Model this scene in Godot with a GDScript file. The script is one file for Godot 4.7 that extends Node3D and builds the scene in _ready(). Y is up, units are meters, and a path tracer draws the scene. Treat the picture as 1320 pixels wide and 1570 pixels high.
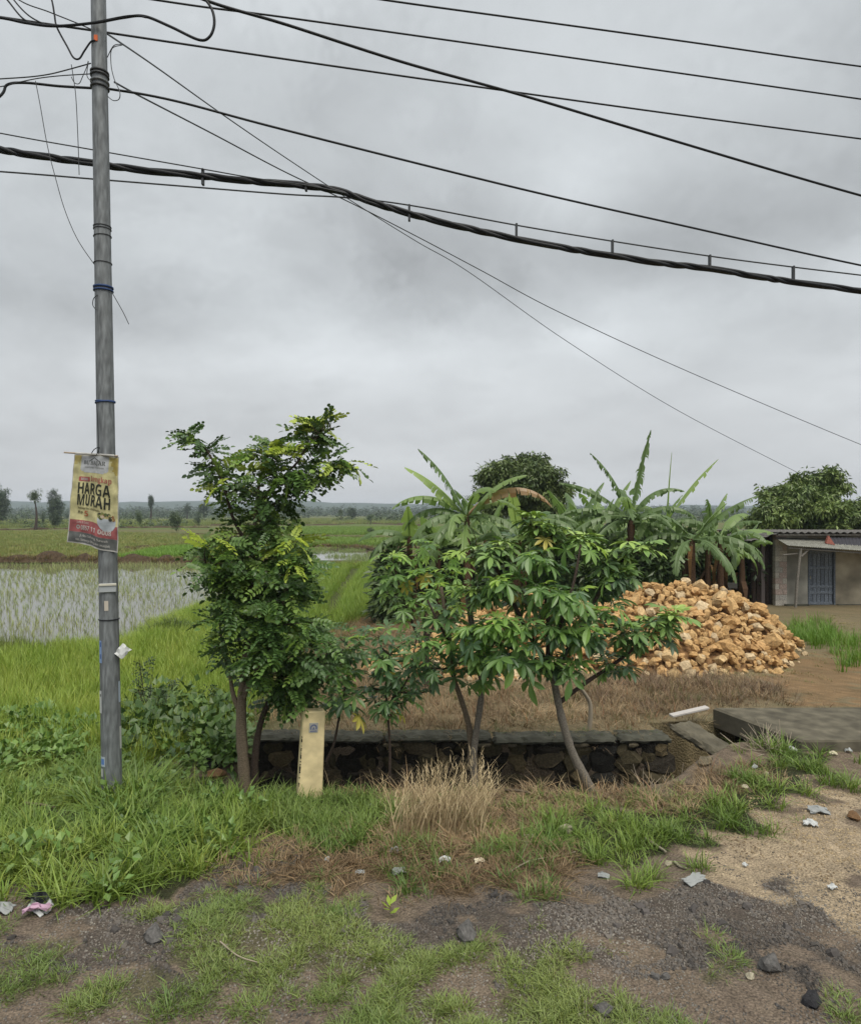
extends Node3D

const F := 1023.0      # the lens in pixels of the photograph (1320 x 1570)
const CX := 660.0
const CY := 785.0
const EYE := 2.6
const WATER := -0.8

var rng := RandomNumberGenerator.new()
var na := FastNoiseLite.new()
var nf := FastNoiseLite.new()
var M := {}
var zones := {}
var bare := Vector2(99, 99)


class MB:
	var v := PackedVector3Array()
	var n := PackedVector3Array()
	var c := PackedColorArray()
	var uv := PackedVector2Array()
	var ix := PackedInt32Array()
	var tinted := false
	var mapped := false

	func add(p: Vector3, nm: Vector3, col := Color.WHITE, t := Vector2.ZERO) -> int:
		v.append(p); n.append(nm); c.append(col); uv.append(t)
		return v.size() - 1

	func face(i: int, j: int, k: int) -> void:
		var g := (v[j] - v[i]).cross(v[k] - v[i])
		if g.dot(n[i] + n[j] + n[k]) > 0.0:
			ix.append(i); ix.append(k); ix.append(j)
		else:
			ix.append(i); ix.append(j); ix.append(k)

	func tri(a: Vector3, b: Vector3, d: Vector3, col := Color.WHITE) -> void:
		var nm := (b - a).cross(d - a).normalized()
		if nm.length() < 0.5:
			return
		var i := add(a, nm, col); var j := add(b, nm, col); var k := add(d, nm, col)
		face(i, j, k)

	func quad(a: Vector3, b: Vector3, d: Vector3, e: Vector3, col := Color.WHITE) -> void:
		tri(a, b, d, col); tri(a, d, e, col)

	func box(ctr: Vector3, size: Vector3, bas := Basis(), bevel := 0.0, col := Color.WHITE) -> void:
		var h := size * 0.5
		var b := minf(bevel, minf(h.x, minf(h.y, h.z)) * 0.9)
		var pts := []
		if b <= 0.0:
			for s in [[0, 1, 2], [1, 2, 0], [2, 0, 1]]:
				for sg in [-1.0, 1.0]:
					var q := []
					for e in [[-1, -1], [1, -1], [1, 1], [-1, 1]]:
						var p := Vector3.ZERO
						p[s[0]] = sg * h[s[0]]; p[s[1]] = e[0] * h[s[1]]; p[s[2]] = e[1] * h[s[2]]
						q.append(ctr + bas * p)
					var nm := Vector3.ZERO
					nm[s[0]] = sg
					nm = bas * nm
					var i := add(q[0], nm, col); var j := add(q[1], nm, col); var k := add(q[2], nm, col); var l := add(q[3], nm, col)
					face(i, j, k); face(i, k, l)
			return
		# chamfered: six faces, twelve edges, eight corners
		for s in [[0, 1, 2], [1, 2, 0], [2, 0, 1]]:
			for sg in [-1.0, 1.0]:
				var q := []
				for e in [[-1, -1], [1, -1], [1, 1], [-1, 1]]:
					var p := Vector3.ZERO
					p[s[0]] = sg * h[s[0]]; p[s[1]] = e[0] * (h[s[1]] - b); p[s[2]] = e[1] * (h[s[2]] - b)
					q.append(ctr + bas * p)
				var nm := Vector3.ZERO
				nm[s[0]] = sg
				flat(q, bas * nm, col)
			for s1 in [-1.0, 1.0]:
				for s2 in [-1.0, 1.0]:
					var q := []
					for e in [[-1, 0], [1, 0], [1, 1], [-1, 1]]:
						var p := Vector3.ZERO
						p[s[0]] = e[0] * (h[s[0]] - b)
						p[s[1]] = s1 * (h[s[1]] - (b if e[1] == 1 else 0.0))
						p[s[2]] = s2 * (h[s[2]] - (0.0 if e[1] == 1 else b))
						q.append(ctr + bas * p)
					var nm := Vector3.ZERO
					nm[s[1]] = s1; nm[s[2]] = s2
					flat(q, bas * nm.normalized(), col)
		for sx in [-1.0, 1.0]:
			for sy in [-1.0, 1.0]:
				for sz in [-1.0, 1.0]:
					var sgn := Vector3(sx, sy, sz)
					var q := []
					for k in 3:
						var p := sgn * (h - Vector3(b, b, b))
						p[k] = sgn[k] * h[k]
						q.append(ctr + bas * p)
					flat(q, bas * sgn.normalized(), col)

	func flat(q: Array, nm: Vector3, col := Color.WHITE) -> void:
		var id := []
		for p in q:
			id.append(add(p, nm, col))
		for k in range(1, q.size() - 1):
			face(id[0], id[k], id[k + 1])

	func rough_box(ctr: Vector3, size: Vector3, bas: Basis, amp: float, noise: FastNoiseLite, cell := 0.05) -> void:
		# a cast block whose faces and edges are worn uneven
		var h := size * 0.5
		for s in [[0, 1, 2], [1, 2, 0], [2, 0, 1]]:
			var nu := clampi(int(size[s[1]] / cell), 2, 40)
			var nv := clampi(int(size[s[2]] / cell), 2, 40)
			for sg in [-1.0, 1.0]:
				var g := []
				for i in nu + 1:
					for j in nv + 1:
						var p := Vector3.ZERO
						p[s[0]] = sg * h[s[0]]
						p[s[1]] = lerpf(-h[s[1]], h[s[1]], float(i) / nu)
						p[s[2]] = lerpf(-h[s[2]], h[s[2]], float(j) / nv)
						var near := 0
						for a in 3:
							if absf(p[a]) > h[a] * 0.999:
								near += 1
						var w := ctr + bas * p
						var k := noise.get_noise_3d(w.x * 9.0, w.y * 9.0, w.z * 9.0) * 0.6 + noise.get_noise_3d(w.x * 26.0, w.y * 26.0, w.z * 26.0) * 0.5
						var q := Vector3(signf(p.x) if absf(p.x) > h.x * 0.999 else 0.0, signf(p.y) if absf(p.y) > h.y * 0.999 else 0.0, signf(p.z) if absf(p.z) > h.z * 0.999 else 0.0)
						p += q * amp * (k - (0.0 if near == 1 else 0.9))
						g.append(ctr + bas * p)
				var nm := Vector3.ZERO
				nm[s[0]] = sg
				nm = bas * nm
				for i in nu:
					for j in nv:
						var a: Vector3 = g[i * (nv + 1) + j]
						var b: Vector3 = g[(i + 1) * (nv + 1) + j]
						var d: Vector3 = g[(i + 1) * (nv + 1) + j + 1]
						var e: Vector3 = g[i * (nv + 1) + j + 1]
						for t in [[a, b, d], [a, d, e]]:
							var fn: Vector3 = (t[1] - t[0]).cross(t[2] - t[0]).normalized()
							if fn.dot(nm) < 0.0:
								fn = -fn
							flat(t, fn)

	func tube(pts: PackedVector3Array, rads: PackedFloat32Array, sides := 6, col := Color.WHITE, cap := true) -> void:
		var up := Vector3(0.31, 0.2, 0.93)
		var prev := -1
		for i in pts.size():
			var t := pts[mini(i + 1, pts.size() - 1)] - pts[maxi(i - 1, 0)]
			if t.length() < 1e-6:
				t = Vector3.UP
			t = t.normalized()
			var a := up - t * up.dot(t)
			if a.length() < 0.05:
				a = Vector3.RIGHT - t * t.x
			a = a.normalized()
			up = a
			var b := t.cross(a)
			var first := v.size()
			for k in sides:
				var an := TAU * k / sides
				var nm := a * cos(an) + b * sin(an)
				add(pts[i] + nm * rads[i], nm, col)
			if prev >= 0:
				for k in sides:
					var k2 := (k + 1) % sides
					face(prev + k, prev + k2, first + k2)
					face(prev + k, first + k2, first + k)
			prev = first
			if cap and (i == 0 or i == pts.size() - 1):
				var nm2 := -t if i == 0 else t
				var ci := add(pts[i], nm2, col)
				var ring := []
				for k in sides:
					ring.append(add(v[first + k], nm2, col))
				for k in sides:
					face(ci, ring[k], ring[(k + 1) % sides])

	func put(m: MB, t: Transform3D, col := Color.WHITE) -> void:
		var o := v.size()
		for i in m.v.size():
			v.append(t * m.v[i]); n.append((t.basis * m.n[i]).normalized()); c.append(m.c[i] * col); uv.append(m.uv[i])
		for k in m.ix:
			ix.append(k + o)

	func mesh() -> ArrayMesh:
		var a := []
		a.resize(Mesh.ARRAY_MAX)
		a[Mesh.ARRAY_VERTEX] = v
		a[Mesh.ARRAY_NORMAL] = n
		if tinted:
			a[Mesh.ARRAY_COLOR] = c
		if mapped:
			a[Mesh.ARRAY_TEX_UV] = uv
		a[Mesh.ARRAY_INDEX] = ix
		var r := ArrayMesh.new()
		r.add_surface_from_arrays(Mesh.PRIMITIVE_TRIANGLES, a)
		return r


# ---------------------------------------------------------------- the place: heights and spots
func ss(a: float, b: float, x: float) -> float:
	var t := clampf((x - a) / (b - a), 0.0, 1.0)
	return t * t * (3.0 - 2.0 * t)

func bank_edge(x: float) -> float:
	return 6.76 + 0.07 * na.get_noise_2d(x * 1.7, 3.0) + ss(2.1, 3.6, x) * 0.85

func H(x: float, d: float) -> float:
	var v := -0.085 * maxf(0.0, d - 4.2) * (1.0 - ss(1.4, 3.4, x))
	var pond := ss(-7.3, -8.3, x + 0.05 * (d - 23.0)) * ss(15.2, 16.6, d + 0.45 * (x + 8.0)) * (1.0 - ss(44.2, 44.9, d))
	pond = maxf(pond, ss(-14.0, -13.0, x) * (1.0 - ss(-4.2, -3.4, x)) * ss(44.4, 45.2, d) * (1.0 - ss(63.0, 64.0, d)))
	var low := maxf(v, lerpf(-0.6, -0.92, pond))
	var h := low
	if d > 7.6:
		var yard := maxf(-0.05 - 0.04 * maxf(0.0, d - 8.0), -0.6)
		h = lerpf(low, yard, ss(-2.9, -0.9, x) * ss(7.7, 7.8, d))
	if d > 6.3 and d < 8.6 and x > -2.5 and x < 5.2:
		var e := bank_edge(x)
		var far := 7.76 if x < 2.78 else 8.45
		if d < far:
			var t := ss(e - 0.1, e + 0.18, d) * ss(-2.35, -1.85, x) * (1.0 - ss(3.9, 4.6, x))
			h = lerpf(h, -0.85, t)
	if d < 14.0:
		h += 0.016 * na.get_noise_2d(x * 0.9, d * 0.9) + 0.006 * na.get_noise_2d(x * 4.0, d * 4.0 + 50.0)
	elif pond < 0.01:
		h += 0.03 * na.get_noise_2d(x * 0.3, d * 0.3)
	return h

func P(px: float, py: float, d: float) -> Vector3:      # the point at that distance
	return Vector3((px - CX) / F * d, EYE - (py - CY) / F * d, -d)

func G(px: float, py: float) -> Vector3:                # the point of the ground
	var kx := (px - CX) / F
	var ky := -(py - CY) / F
	var a := 1.5
	var b := a
	while b < 3000.0:
		b = a * 1.012 + 0.01
		if EYE + ky * b < H(kx * b, b):
			for i in 14:
				var m := (a + b) * 0.5
				if EYE + ky * m < H(kx * m, m):
					b = m
				else:
					a = m
			break
		a = b
	return Vector3(kx * a, H(kx * a, a), -a)

func at(x: float, d: float, up := 0.0) -> Vector3:
	return Vector3(x, H(x, d) + up, -d)

func poly(q: Array) -> PackedVector2Array:
	var r := PackedVector2Array()
	for i in range(0, q.size(), 2):
		var p := G(q[i], q[i + 1])
		r.append(Vector2(p.x, -p.z))
	return r

func inside(name: String, x: float, d: float, rough := 0.12) -> bool:
	var p := Vector2(x + rough * na.get_noise_2d(x * 2.3, d * 2.3 + 9.0) * 1.6, d + rough * na.get_noise_2d(x * 2.3 + 70.0, d * 2.3) * 1.6)
	for q in zones[name]:
		if Geometry2D.is_point_in_polygon(p, q):
			return true
	return false


# ---------------------------------------------------------------- things and parts
func thing(called: String, label: String, category: String, pos := Vector3.ZERO, group := "", kind := "") -> Node3D:
	var o := Node3D.new()
	o.name = called
	o.position = pos
	tag(o, label, category, group, kind)
	add_child(o, true)
	return o

func tag(o: Node, label: String, category: String, group := "", kind := "") -> void:
	if label: o.set_meta("label", label)
	if category: o.set_meta("category", category)
	if group: o.set_meta("group", group)
	if kind: o.set_meta("kind", kind)

func part(parent: Node, called: String, mesh: Mesh, m: Material, t := Transform3D()) -> MeshInstance3D:
	var o := MeshInstance3D.new()
	o.name = called
	o.mesh = mesh
	o.material_override = m
	o.transform = t
	parent.add_child(o, true)
	return o

func many(parent: Node, called: String, mesh: Mesh, m: Material, xf: Array, cols: Array) -> MultiMeshInstance3D:
	var o := MultiMeshInstance3D.new()
	var mm := MultiMesh.new()
	mm.transform_format = MultiMesh.TRANSFORM_3D
	mm.use_colors = true
	mm.mesh = mesh
	mm.instance_count = xf.size()
	for i in xf.size():
		mm.set_instance_transform(i, xf[i])
		mm.set_instance_color(i, cols[i])
	o.multimesh = mm
	o.material_override = m
	o.name = called
	o.set_meta("kind", "stuff")
	parent.add_child(o, true)
	return o

func lin(r: float, g: float, b: float) -> Color:
	return Color(r, g, b).linear_to_srgb()

func noise_tex(freq: float, lo: float, hi: float, size := 512, kind := FastNoiseLite.TYPE_SIMPLEX_SMOOTH, sd := 1, oct := 4) -> NoiseTexture2D:
	var n := FastNoiseLite.new()
	n.noise_type = kind
	n.frequency = freq
	n.seed = sd
	n.fractal_octaves = oct
	var t := NoiseTexture2D.new()
	t.width = size
	t.height = size
	t.seamless = true
	t.noise = n
	var g := Gradient.new()
	g.set_color(0, Color(lo, lo, lo)); g.set_color(1, Color(hi, hi, hi))
	t.color_ramp = g
	return t

func mat(col: Color, rough := 0.9, tex: Texture2D = null, scale := 1.0, bump: Texture2D = null, cm := 0.5, tinted := false) -> StandardMaterial3D:
	var m := StandardMaterial3D.new()
	m.albedo_color = col
	m.roughness = rough
	m.metallic_specular = 0.35
	m.vertex_color_use_as_albedo = tinted
	if tex or bump:
		m.uv1_triplanar = true
		m.uv1_world_triplanar = true
		m.uv1_scale = Vector3.ONE * scale
	if tex:
		m.albedo_texture = tex
	if bump:
		m.heightmap_enabled = true
		m.heightmap_texture = bump
		m.heightmap_scale = cm
	return m

func leaf_mat(col: Color, rough := 0.5, back := 0.7, tinted := false) -> StandardMaterial3D:
	var m := StandardMaterial3D.new()
	m.albedo_color = col
	m.roughness = rough
	m.metallic_specular = 0.5
	m.backlight_enabled = true
	var s := maxf(col.r, maxf(col.g, col.b)) if not tinted else 1.0
	m.backlight = Color(col.r / s, col.g / s, col.b / s).lerp(Color.WHITE, 0.0) * back if not tinted else Color(back, back, back * 0.75)
	m.vertex_color_use_as_albedo = tinted
	if not tinted:
		m.backlight = lin(col.srgb_to_linear().r * 1.6, col.srgb_to_linear().g * 1.6, col.srgb_to_linear().b * 1.2)
	return m

func rnd(a: float, b: float) -> float:
	return rng.randf_range(a, b)

func basis_to(dir: Vector3, roll := 0.0) -> Basis:      # +X along dir, +Y as near to up as it can be
	var x := dir.normalized()
	var y := Vector3.UP - x * x.y
	if y.length() < 0.05:
		y = Vector3.BACK - x * x.z
	y = y.normalized()
	var z := x.cross(y)
	return Basis(x, y, z) * Basis(Vector3.RIGHT, roll)

func curve(pts: Array, per := 6) -> PackedVector3Array:
	var r := PackedVector3Array()
	for i in pts.size() - 1:
		var p0: Vector3 = pts[maxi(i - 1, 0)]
		var p1: Vector3 = pts[i]
		var p2: Vector3 = pts[i + 1]
		var p3: Vector3 = pts[mini(i + 2, pts.size() - 1)]
		for k in per:
			r.append(p1.cubic_interpolate(p2, p0, p3, float(k) / per))
	r.append(pts[pts.size() - 1])
	return r

func taper(n: int, a: float, b: float) -> PackedFloat32Array:
	var r := PackedFloat32Array()
	for i in n:
		r.append(lerpf(a, b, float(i) / maxf(1.0, n - 1)))
	return r

func tube_mesh(pts: Array, a: float, b: float, sides := 6, per := 5) -> MB:
	var mb := MB.new()
	var c := curve(pts, per)
	mb.tube(c, taper(c.size(), a, b), sides)
	return mb


# ---------------------------------------------------------------- plants: blades, tufts, leaves
func blade(mb: MB, base: Vector3, yaw: float, h: float, lean: float, w: float, c0: Color, c1: Color, segs := 3) -> void:
	var out := Vector3(cos(yaw), 0, sin(yaw))
	var side := Vector3(-out.z, 0, out.x)
	side = (side + out * rnd(-0.6, 0.6)).normalized()
	var pl := Vector3.ZERO
	var pr := Vector3.ZERO
	for i in segs + 1:
		var t := float(i) / segs
		var p := base + Vector3.UP * h * (t - 0.35 * lean * t * t) + out * h * lean * t * t
		var ww := w * (1.0 - t * t) * 0.5
		var l := p - side * ww
		var r := p + side * ww
		var col := c0.lerp(c1, t)
		if i == segs:
			mb.tri(pl, pr, p, col)
		elif i > 0:
			mb.quad(pl, pr, r, l, col)
		pl = l
		pr = r

func tuft(count: int, h: float, spread: float, lean: float, w: float, c0: Color, c1: Color, segs := 3) -> ArrayMesh:
	var mb := MB.new()
	mb.tinted = true
	for i in count:
		var a := rnd(0, TAU)
		var r := spread * sqrt(rng.randf())
		var k := rnd(0.7, 1.25)
		var tone := Color(k, k, k)
		if rng.randf() < 0.1:
			tone = Color(1.75 * k, 1.05 * k, 0.9 * k)
		elif rng.randf() < 0.2:
			tone = Color(1.25 * k, 1.1 * k, k)
		blade(mb, Vector3(cos(a) * r, -0.02, sin(a) * r), a + rnd(-0.9, 0.9), h * rnd(0.45, 1.15), lean * rnd(0.2, 1.5), w * rnd(0.6, 1.3), c0 * tone, c1 * tone, segs)
	return mb.mesh()

func spray(count: int, radius: float, leaf: float, w: float, droop: float, lift := 0.0) -> ArrayMesh:   # a bunch of pointed leaves
	var mb := MB.new()
	mb.tinted = true
	for i in count:
		var dir := Vector3(rnd(-1, 1), rnd(-0.7, 1), rnd(-1, 1)).normalized()
		var p := dir * radius * rnd(0.15, 1.0) + Vector3(0, lift, 0)
		var out := (dir + Vector3(0, -droop, 0) + Vector3(rnd(-1, 1), rnd(-1, 1), rnd(-1, 1)) * 0.5).normalized()
		var b := basis_to(out, rnd(-0.9, 0.9))
		var l := leaf * rnd(0.7, 1.2)
		var ww := w * rnd(0.8, 1.2)
		var g := rnd(0.72, 1.2)
		var col := Color(g * rnd(0.9, 1.1), g, g * rnd(0.85, 1.1))
		var a0 := p
		var m1 := p + b.x * l * 0.45 + b.z * ww * 0.5 + b.y * ww * 0.12
		var m2 := p + b.x * l * 0.45 - b.z * ww * 0.5 + b.y * ww * 0.12
		var tip := p + b.x * l - b.y * l * 0.12
		mb.tri(a0, m1, tip, col)
		mb.tri(a0, tip, m2, col)
	return mb.mesh()

func palmate(lp: float, size: float, lobes: int, wide: float) -> ArrayMesh:   # a cassava leaf on its stalk: stalk along +X from the origin
	var mb := MB.new()
	var end := Vector3(lp, lp * 0.12, 0)
	mb.tube(PackedVector3Array([Vector3.ZERO, Vector3(lp * 0.5, lp * 0.12, 0), end]), PackedFloat32Array([0.004, 0.003, 0.003]), 3, Color.WHITE, false)
	var hang := rnd(0.15, 1.1)
	for k in lobes:
		var u := (float(k) / (lobes - 1)) * 2.0 - 1.0
		var an := u * 2.2 + rnd(-0.08, 0.08)
		var l := size * (1.0 - 0.45 * absf(u) ** 1.5) * rnd(0.9, 1.08)
		var flat_dir := Vector3(cos(an), 0, sin(an))
		var flat_side := Vector3(-sin(an), 0, cos(an))
		var bend := Basis(Vector3.BACK, -hang)
		var dir := bend * flat_dir
		var side := bend * flat_side
		var nrm := bend * Vector3.UP
		var dr := rnd(0.1, 0.35)
		var pc := end
		var pl := end
		var pr := end
		var ws := [0.0, 0.45, 0.82, 1.0, 0.78, 0.0]
		var tw := rnd(-0.25, 0.25)
		for i in range(1, 6):
			var t := i / 5.0
			var c := end + dir * l * t * (1.0 - 0.12 * dr * t) - (Vector3.UP * 0.6 + nrm * 0.4) * l * dr * t * t
			var hw: float = l * wide * 0.5 * ws[i]
			var up := nrm * hw * 0.4
			var nl := c + (side + nrm * tw) * hw + up
			var nr := c - (side + nrm * tw) * hw + up
			if i < 5:
				mb.quad(pc, c, nl, pl)
				mb.quad(pc, pr, nr, c)
			else:
				mb.tri(pc, c, pl)
				mb.tri(pc, pr, c)
			pc = c
			pl = nl
			pr = nr
	return mb.mesh()

func frond(l: float, pairs: int, leaf: float, wide: float, droop: float) -> ArrayMesh:   # a feathered leaf of round leaflets along +X
	var mb := MB.new()
	var pts := PackedVector3Array()
	for i in 5:
		var t := i / 4.0
		pts.append(Vector3(l * t * (1.0 - 0.1 * droop * t), -l * droop * t * t, 0))
	mb.tube(pts, taper(5, 0.003, 0.0015), 3, Color.WHITE, false)
	for k in pairs + 1:
		for s in [-1.0, 1.0]:
			if k == pairs and s > 0:
				continue
			var t := 0.22 + 0.78 * (float(k) / pairs)
			var p := Vector3(l * t * (1.0 - 0.1 * droop * t), -l * droop * t * t, 0)
			var dir := Vector3(0.45 + 0.2 * t, rnd(-0.35, 0.1) - droop * 0.5 * t, s).normalized() if k < pairs else Vector3(1, -droop, 0).normalized()
			var b := basis_to(dir, rnd(-0.4, 0.4))
			var q := leaf * rnd(0.85, 1.15)
			var w := q * wide
			var a := p + b.x * 0.004
			var l1 := p + b.x * q * 0.35 + b.z * w * 0.5 + b.y * w * 0.14
			var l2 := p + b.x * q * 0.75 + b.z * w * 0.42 + b.y * w * 0.1
			var r1 := p + b.x * q * 0.35 - b.z * w * 0.5 + b.y * w * 0.14
			var r2 := p + b.x * q * 0.75 - b.z * w * 0.42 + b.y * w * 0.1
			var m := p + b.x * q * 0.5
			var e := p + b.x * q - b.y * q * 0.08
			mb.tri(a, l1, m); mb.quad(m, l1, l2, e)
			mb.tri(a, m, r1); mb.quad(m, e, r2, r1)
	return mb.mesh()

func banana_leaf(l: float, width: float, e0: float, arch: float, tear: float) -> ArrayMesh:   # stalk from the origin, in the plane of +X and +Y
	var mb := MB.new()
	var nseg := 36
	var pts := PackedVector3Array()
	var p := Vector3.ZERO
	for i in nseg + 1:
		pts.append(p)
		var t := float(i) / nseg
		var an := e0 - arch * t ** 1.4
		p += Vector3(cos(an), sin(an), 0) * l / nseg
	mb.tube(pts, taper(nseg + 1, 0.035, 0.006), 4, Color.WHITE, false)
	for s in [-1.0, 1.0]:
		var left := 0
		var dr := 0.0
		var cut := 0.0
		var reach := 1.0
		for i in range(4, nseg):
			var t := float(i) / nseg
			var fresh := false
			if left <= 0:
				left = 1 + rng.randi() % maxi(2, int(9.0 - 6.0 * tear))
				dr = rnd(0.1, 0.5) + tear * rnd(0.2, 1.25)
				cut = rnd(0.03, 0.13) * (0.3 + tear)
				fresh = true
			left -= 1
			var u0 := (t - 4.0 / nseg) / (1.0 - 4.0 / nseg)
			var u1 := u0 + 1.0 / (nseg - 4)
			var w0 := width * 0.5 * (clampf(u0 * 4.5, 0, 1) ** 0.6) * (clampf((1.02 - u0) * 2.2, 0, 1) ** 0.6)
			var w1 := width * 0.5 * (clampf(u1 * 4.5, 0, 1) ** 0.6) * (clampf((1.02 - u1) * 2.2, 0, 1) ** 0.6)
			var a := pts[i]
			var b := pts[i + 1]
			var tan := (b - a).normalized()
			var up := Vector3(-tan.y, tan.x, 0)
			var side := Vector3(0, 0, s)
			var dir := (side * cos(dr) - Vector3.UP * sin(dr) * 0.8 - up * sin(dr) * 0.2 + tan * 0.25).normalized()
			var mid := (side * 0.9 + up * 0.25).normalized()
			var am := a + mid * w0 * 0.22
			var bm := b + mid * w1 * 0.22
			var gap := cut * l * 0.1
			var d2 := (side * cos(dr * 1.5) - Vector3.UP * sin(minf(dr * 1.5, 1.5)) + tan * 0.15).normalized()
			var g0 := tan * gap if fresh else Vector3.ZERO
			var g1 := tan * gap if left <= 0 else Vector3.ZERO
			if fresh:
				reach = rnd(0.72, 1.05)
			var ac := am + dir * w0 * 0.42 * reach + g0 * 0.6
			var bc := bm + dir * w1 * 0.42 * reach - g1 * 0.6
			var ae := ac + d2 * w0 * 0.42 * reach + g0 * 0.6
			var be := bc + d2 * w1 * 0.42 * reach - g1 * 0.6
			mb.quad(a, b, bm, am)
			mb.quad(am, bm, bc, ac)
			mb.quad(ac, bc, be, ae)
	return mb.mesh()

func rock(sd: int, cuts := 7, rough := 0.12) -> MB:     # an angular stone about one across
	var r := RandomNumberGenerator.new()
	r.seed = 7000 + sd
	var planes := []
	for i in cuts:
		var nrm := Vector3(r.randf_range(-1, 1), r.randf_range(-1, 1), r.randf_range(-1, 1)).normalized()
		planes.append([nrm, r.randf_range(0.32, 0.47)])
	var grid := {}
	var mb := MB.new()
	for s in [[0, 1, 2], [1, 2, 0], [2, 0, 1]]:
		for sg in [-1, 1]:
			for i in 2:
				for j in 2:
					var q := []
					for e in [[0, 0], [1, 0], [1, 1], [0, 1]]:
						var k := Vector3i.ZERO
						k[s[0]] = sg
						k[s[1]] = i - 1 + e[0]
						k[s[2]] = j - 1 + e[1]
						if not grid.has(k):
							var p := Vector3(k).normalized() * 0.55
							p = p.lerp(Vector3(k) * 0.42, 0.6)
							p += Vector3(r.randf_range(-1, 1), r.randf_range(-1, 1), r.randf_range(-1, 1)) * rough
							for pl in planes:
								var over: float = p.dot(pl[0]) - pl[1]
								if over > 0:
									p -= pl[0] * over
							grid[k] = p
						q.append(grid[k])
					var ctr: Vector3 = (q[0] + q[2]) * 0.5
					for t in [[0, 1, 2], [0, 2, 3]]:
						var nm: Vector3 = (q[t[1]] - q[t[0]]).cross(q[t[2]] - q[t[0]]).normalized()
						if nm.dot(ctr) < 0:
							nm = -nm
						mb.flat([q[t[0]], q[t[1]], q[t[2]]], nm)
	return mb

func scrap(w: float, l: float, crumple: float, seg := 6) -> MB:   # a crumpled sheet with a little thickness
	var mb := MB.new()
	var pts := []
	for i in seg + 1:
		for j in seg + 1:
			var u := float(i) / seg - 0.5
			var q := float(j) / seg - 0.5
			var r := 1.0 - 0.14 * rng.randf() * (1.0 if i % seg == 0 or j % seg == 0 else 0.0)
			pts.append(Vector3(u * w * r, crumple * (rng.randf() + 0.4 * cos(u * 5.0)), q * l * r) + Vector3(rnd(-1, 1), 0, rnd(-1, 1)) * w * 0.05)
	for i in seg:
		for j in seg:
			var a: Vector3 = pts[i * (seg + 1) + j]
			var b: Vector3 = pts[(i + 1) * (seg + 1) + j]
			var c: Vector3 = pts[(i + 1) * (seg + 1) + j + 1]
			var d: Vector3 = pts[i * (seg + 1) + j + 1]
			mb.quad(a, b, c, d)
			var dn := Vector3(0, -0.004, 0)
			mb.quad(a + dn, d + dn, c + dn, b + dn)
	return mb

func scatter(parent: Node, called: String, zone: String, count: int, meshes: Array, m: Material, s0: float, s1: float, ca: Color, cb: Color, rough := 0.12, tilt := 0.15, keep := 0.0, patch := 1.2) -> void:
	# spreads copies of some tufts over a zone, more and larger where a noise is high
	var area := []
	var total := 0.0
	for q in zones[zone]:
		var lo := Vector2(1e9, 1e9)
		var hi := Vector2(-1e9, -1e9)
		for p in q:
			lo = lo.min(p); hi = hi.max(p)
		lo -= Vector2(rough, rough) * 1.5; hi += Vector2(rough, rough) * 1.5
		area.append([lo, hi])
		total += (hi.x - lo.x) * (hi.y - lo.y)
	var xf := []
	var cols := []
	for k in meshes.size():
		xf.append([]); cols.append([])
	for k in area.size():
		var lo: Vector2 = area[k][0]
		var hi: Vector2 = area[k][1]
		var share := int(count * (hi.x - lo.x) * (hi.y - lo.y) / total)
		for i in share:
			var x := rnd(lo.x, hi.x)
			var d := rnd(lo.y, hi.y)
			if absf(x) > 0.68 * d + 1.2:
				continue
			if d < 7.2 and d > 5.9 and absf(x - bare.x) < 0.3 and d > bare.y - 0.42 and d < bare.y + 0.3:
				continue
			if not inside(zone, x, d, rough) or (zone == "slope" and inside("trail", x, d, 0.2)):
				continue
			var g := na.get_noise_2d(x * patch + 31.0, d * patch) * 0.5 + 0.5
			if g < keep and rng.randf() > 0.08:
				continue
			var s := lerpf(s0, s1, clampf(g * 0.6 + rng.randf() * 0.5, 0, 1))
			var b := Basis(Vector3(rnd(-1, 1), 0, rnd(-1, 1)).normalized(), rnd(0, tilt)) * Basis(Vector3.UP, rnd(0, TAU))
			var which := rng.randi() % meshes.size()
			xf[which].append(Transform3D(b.scaled(Vector3(s, s * rnd(0.8, 1.2), s)), Vector3(x, H(x, d), -d)))
			var c := ca.lerp(cb, clampf(na.get_noise_2d(x * 0.8, d * 0.8 + 200.0) * 0.5 + 0.5 + rnd(-0.35, 0.35), 0, 1))
			cols[which].append(c)
	for k in meshes.size():
		if xf[k].size():
			many(parent, called, meshes[k], m, xf[k], cols[k])


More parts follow.
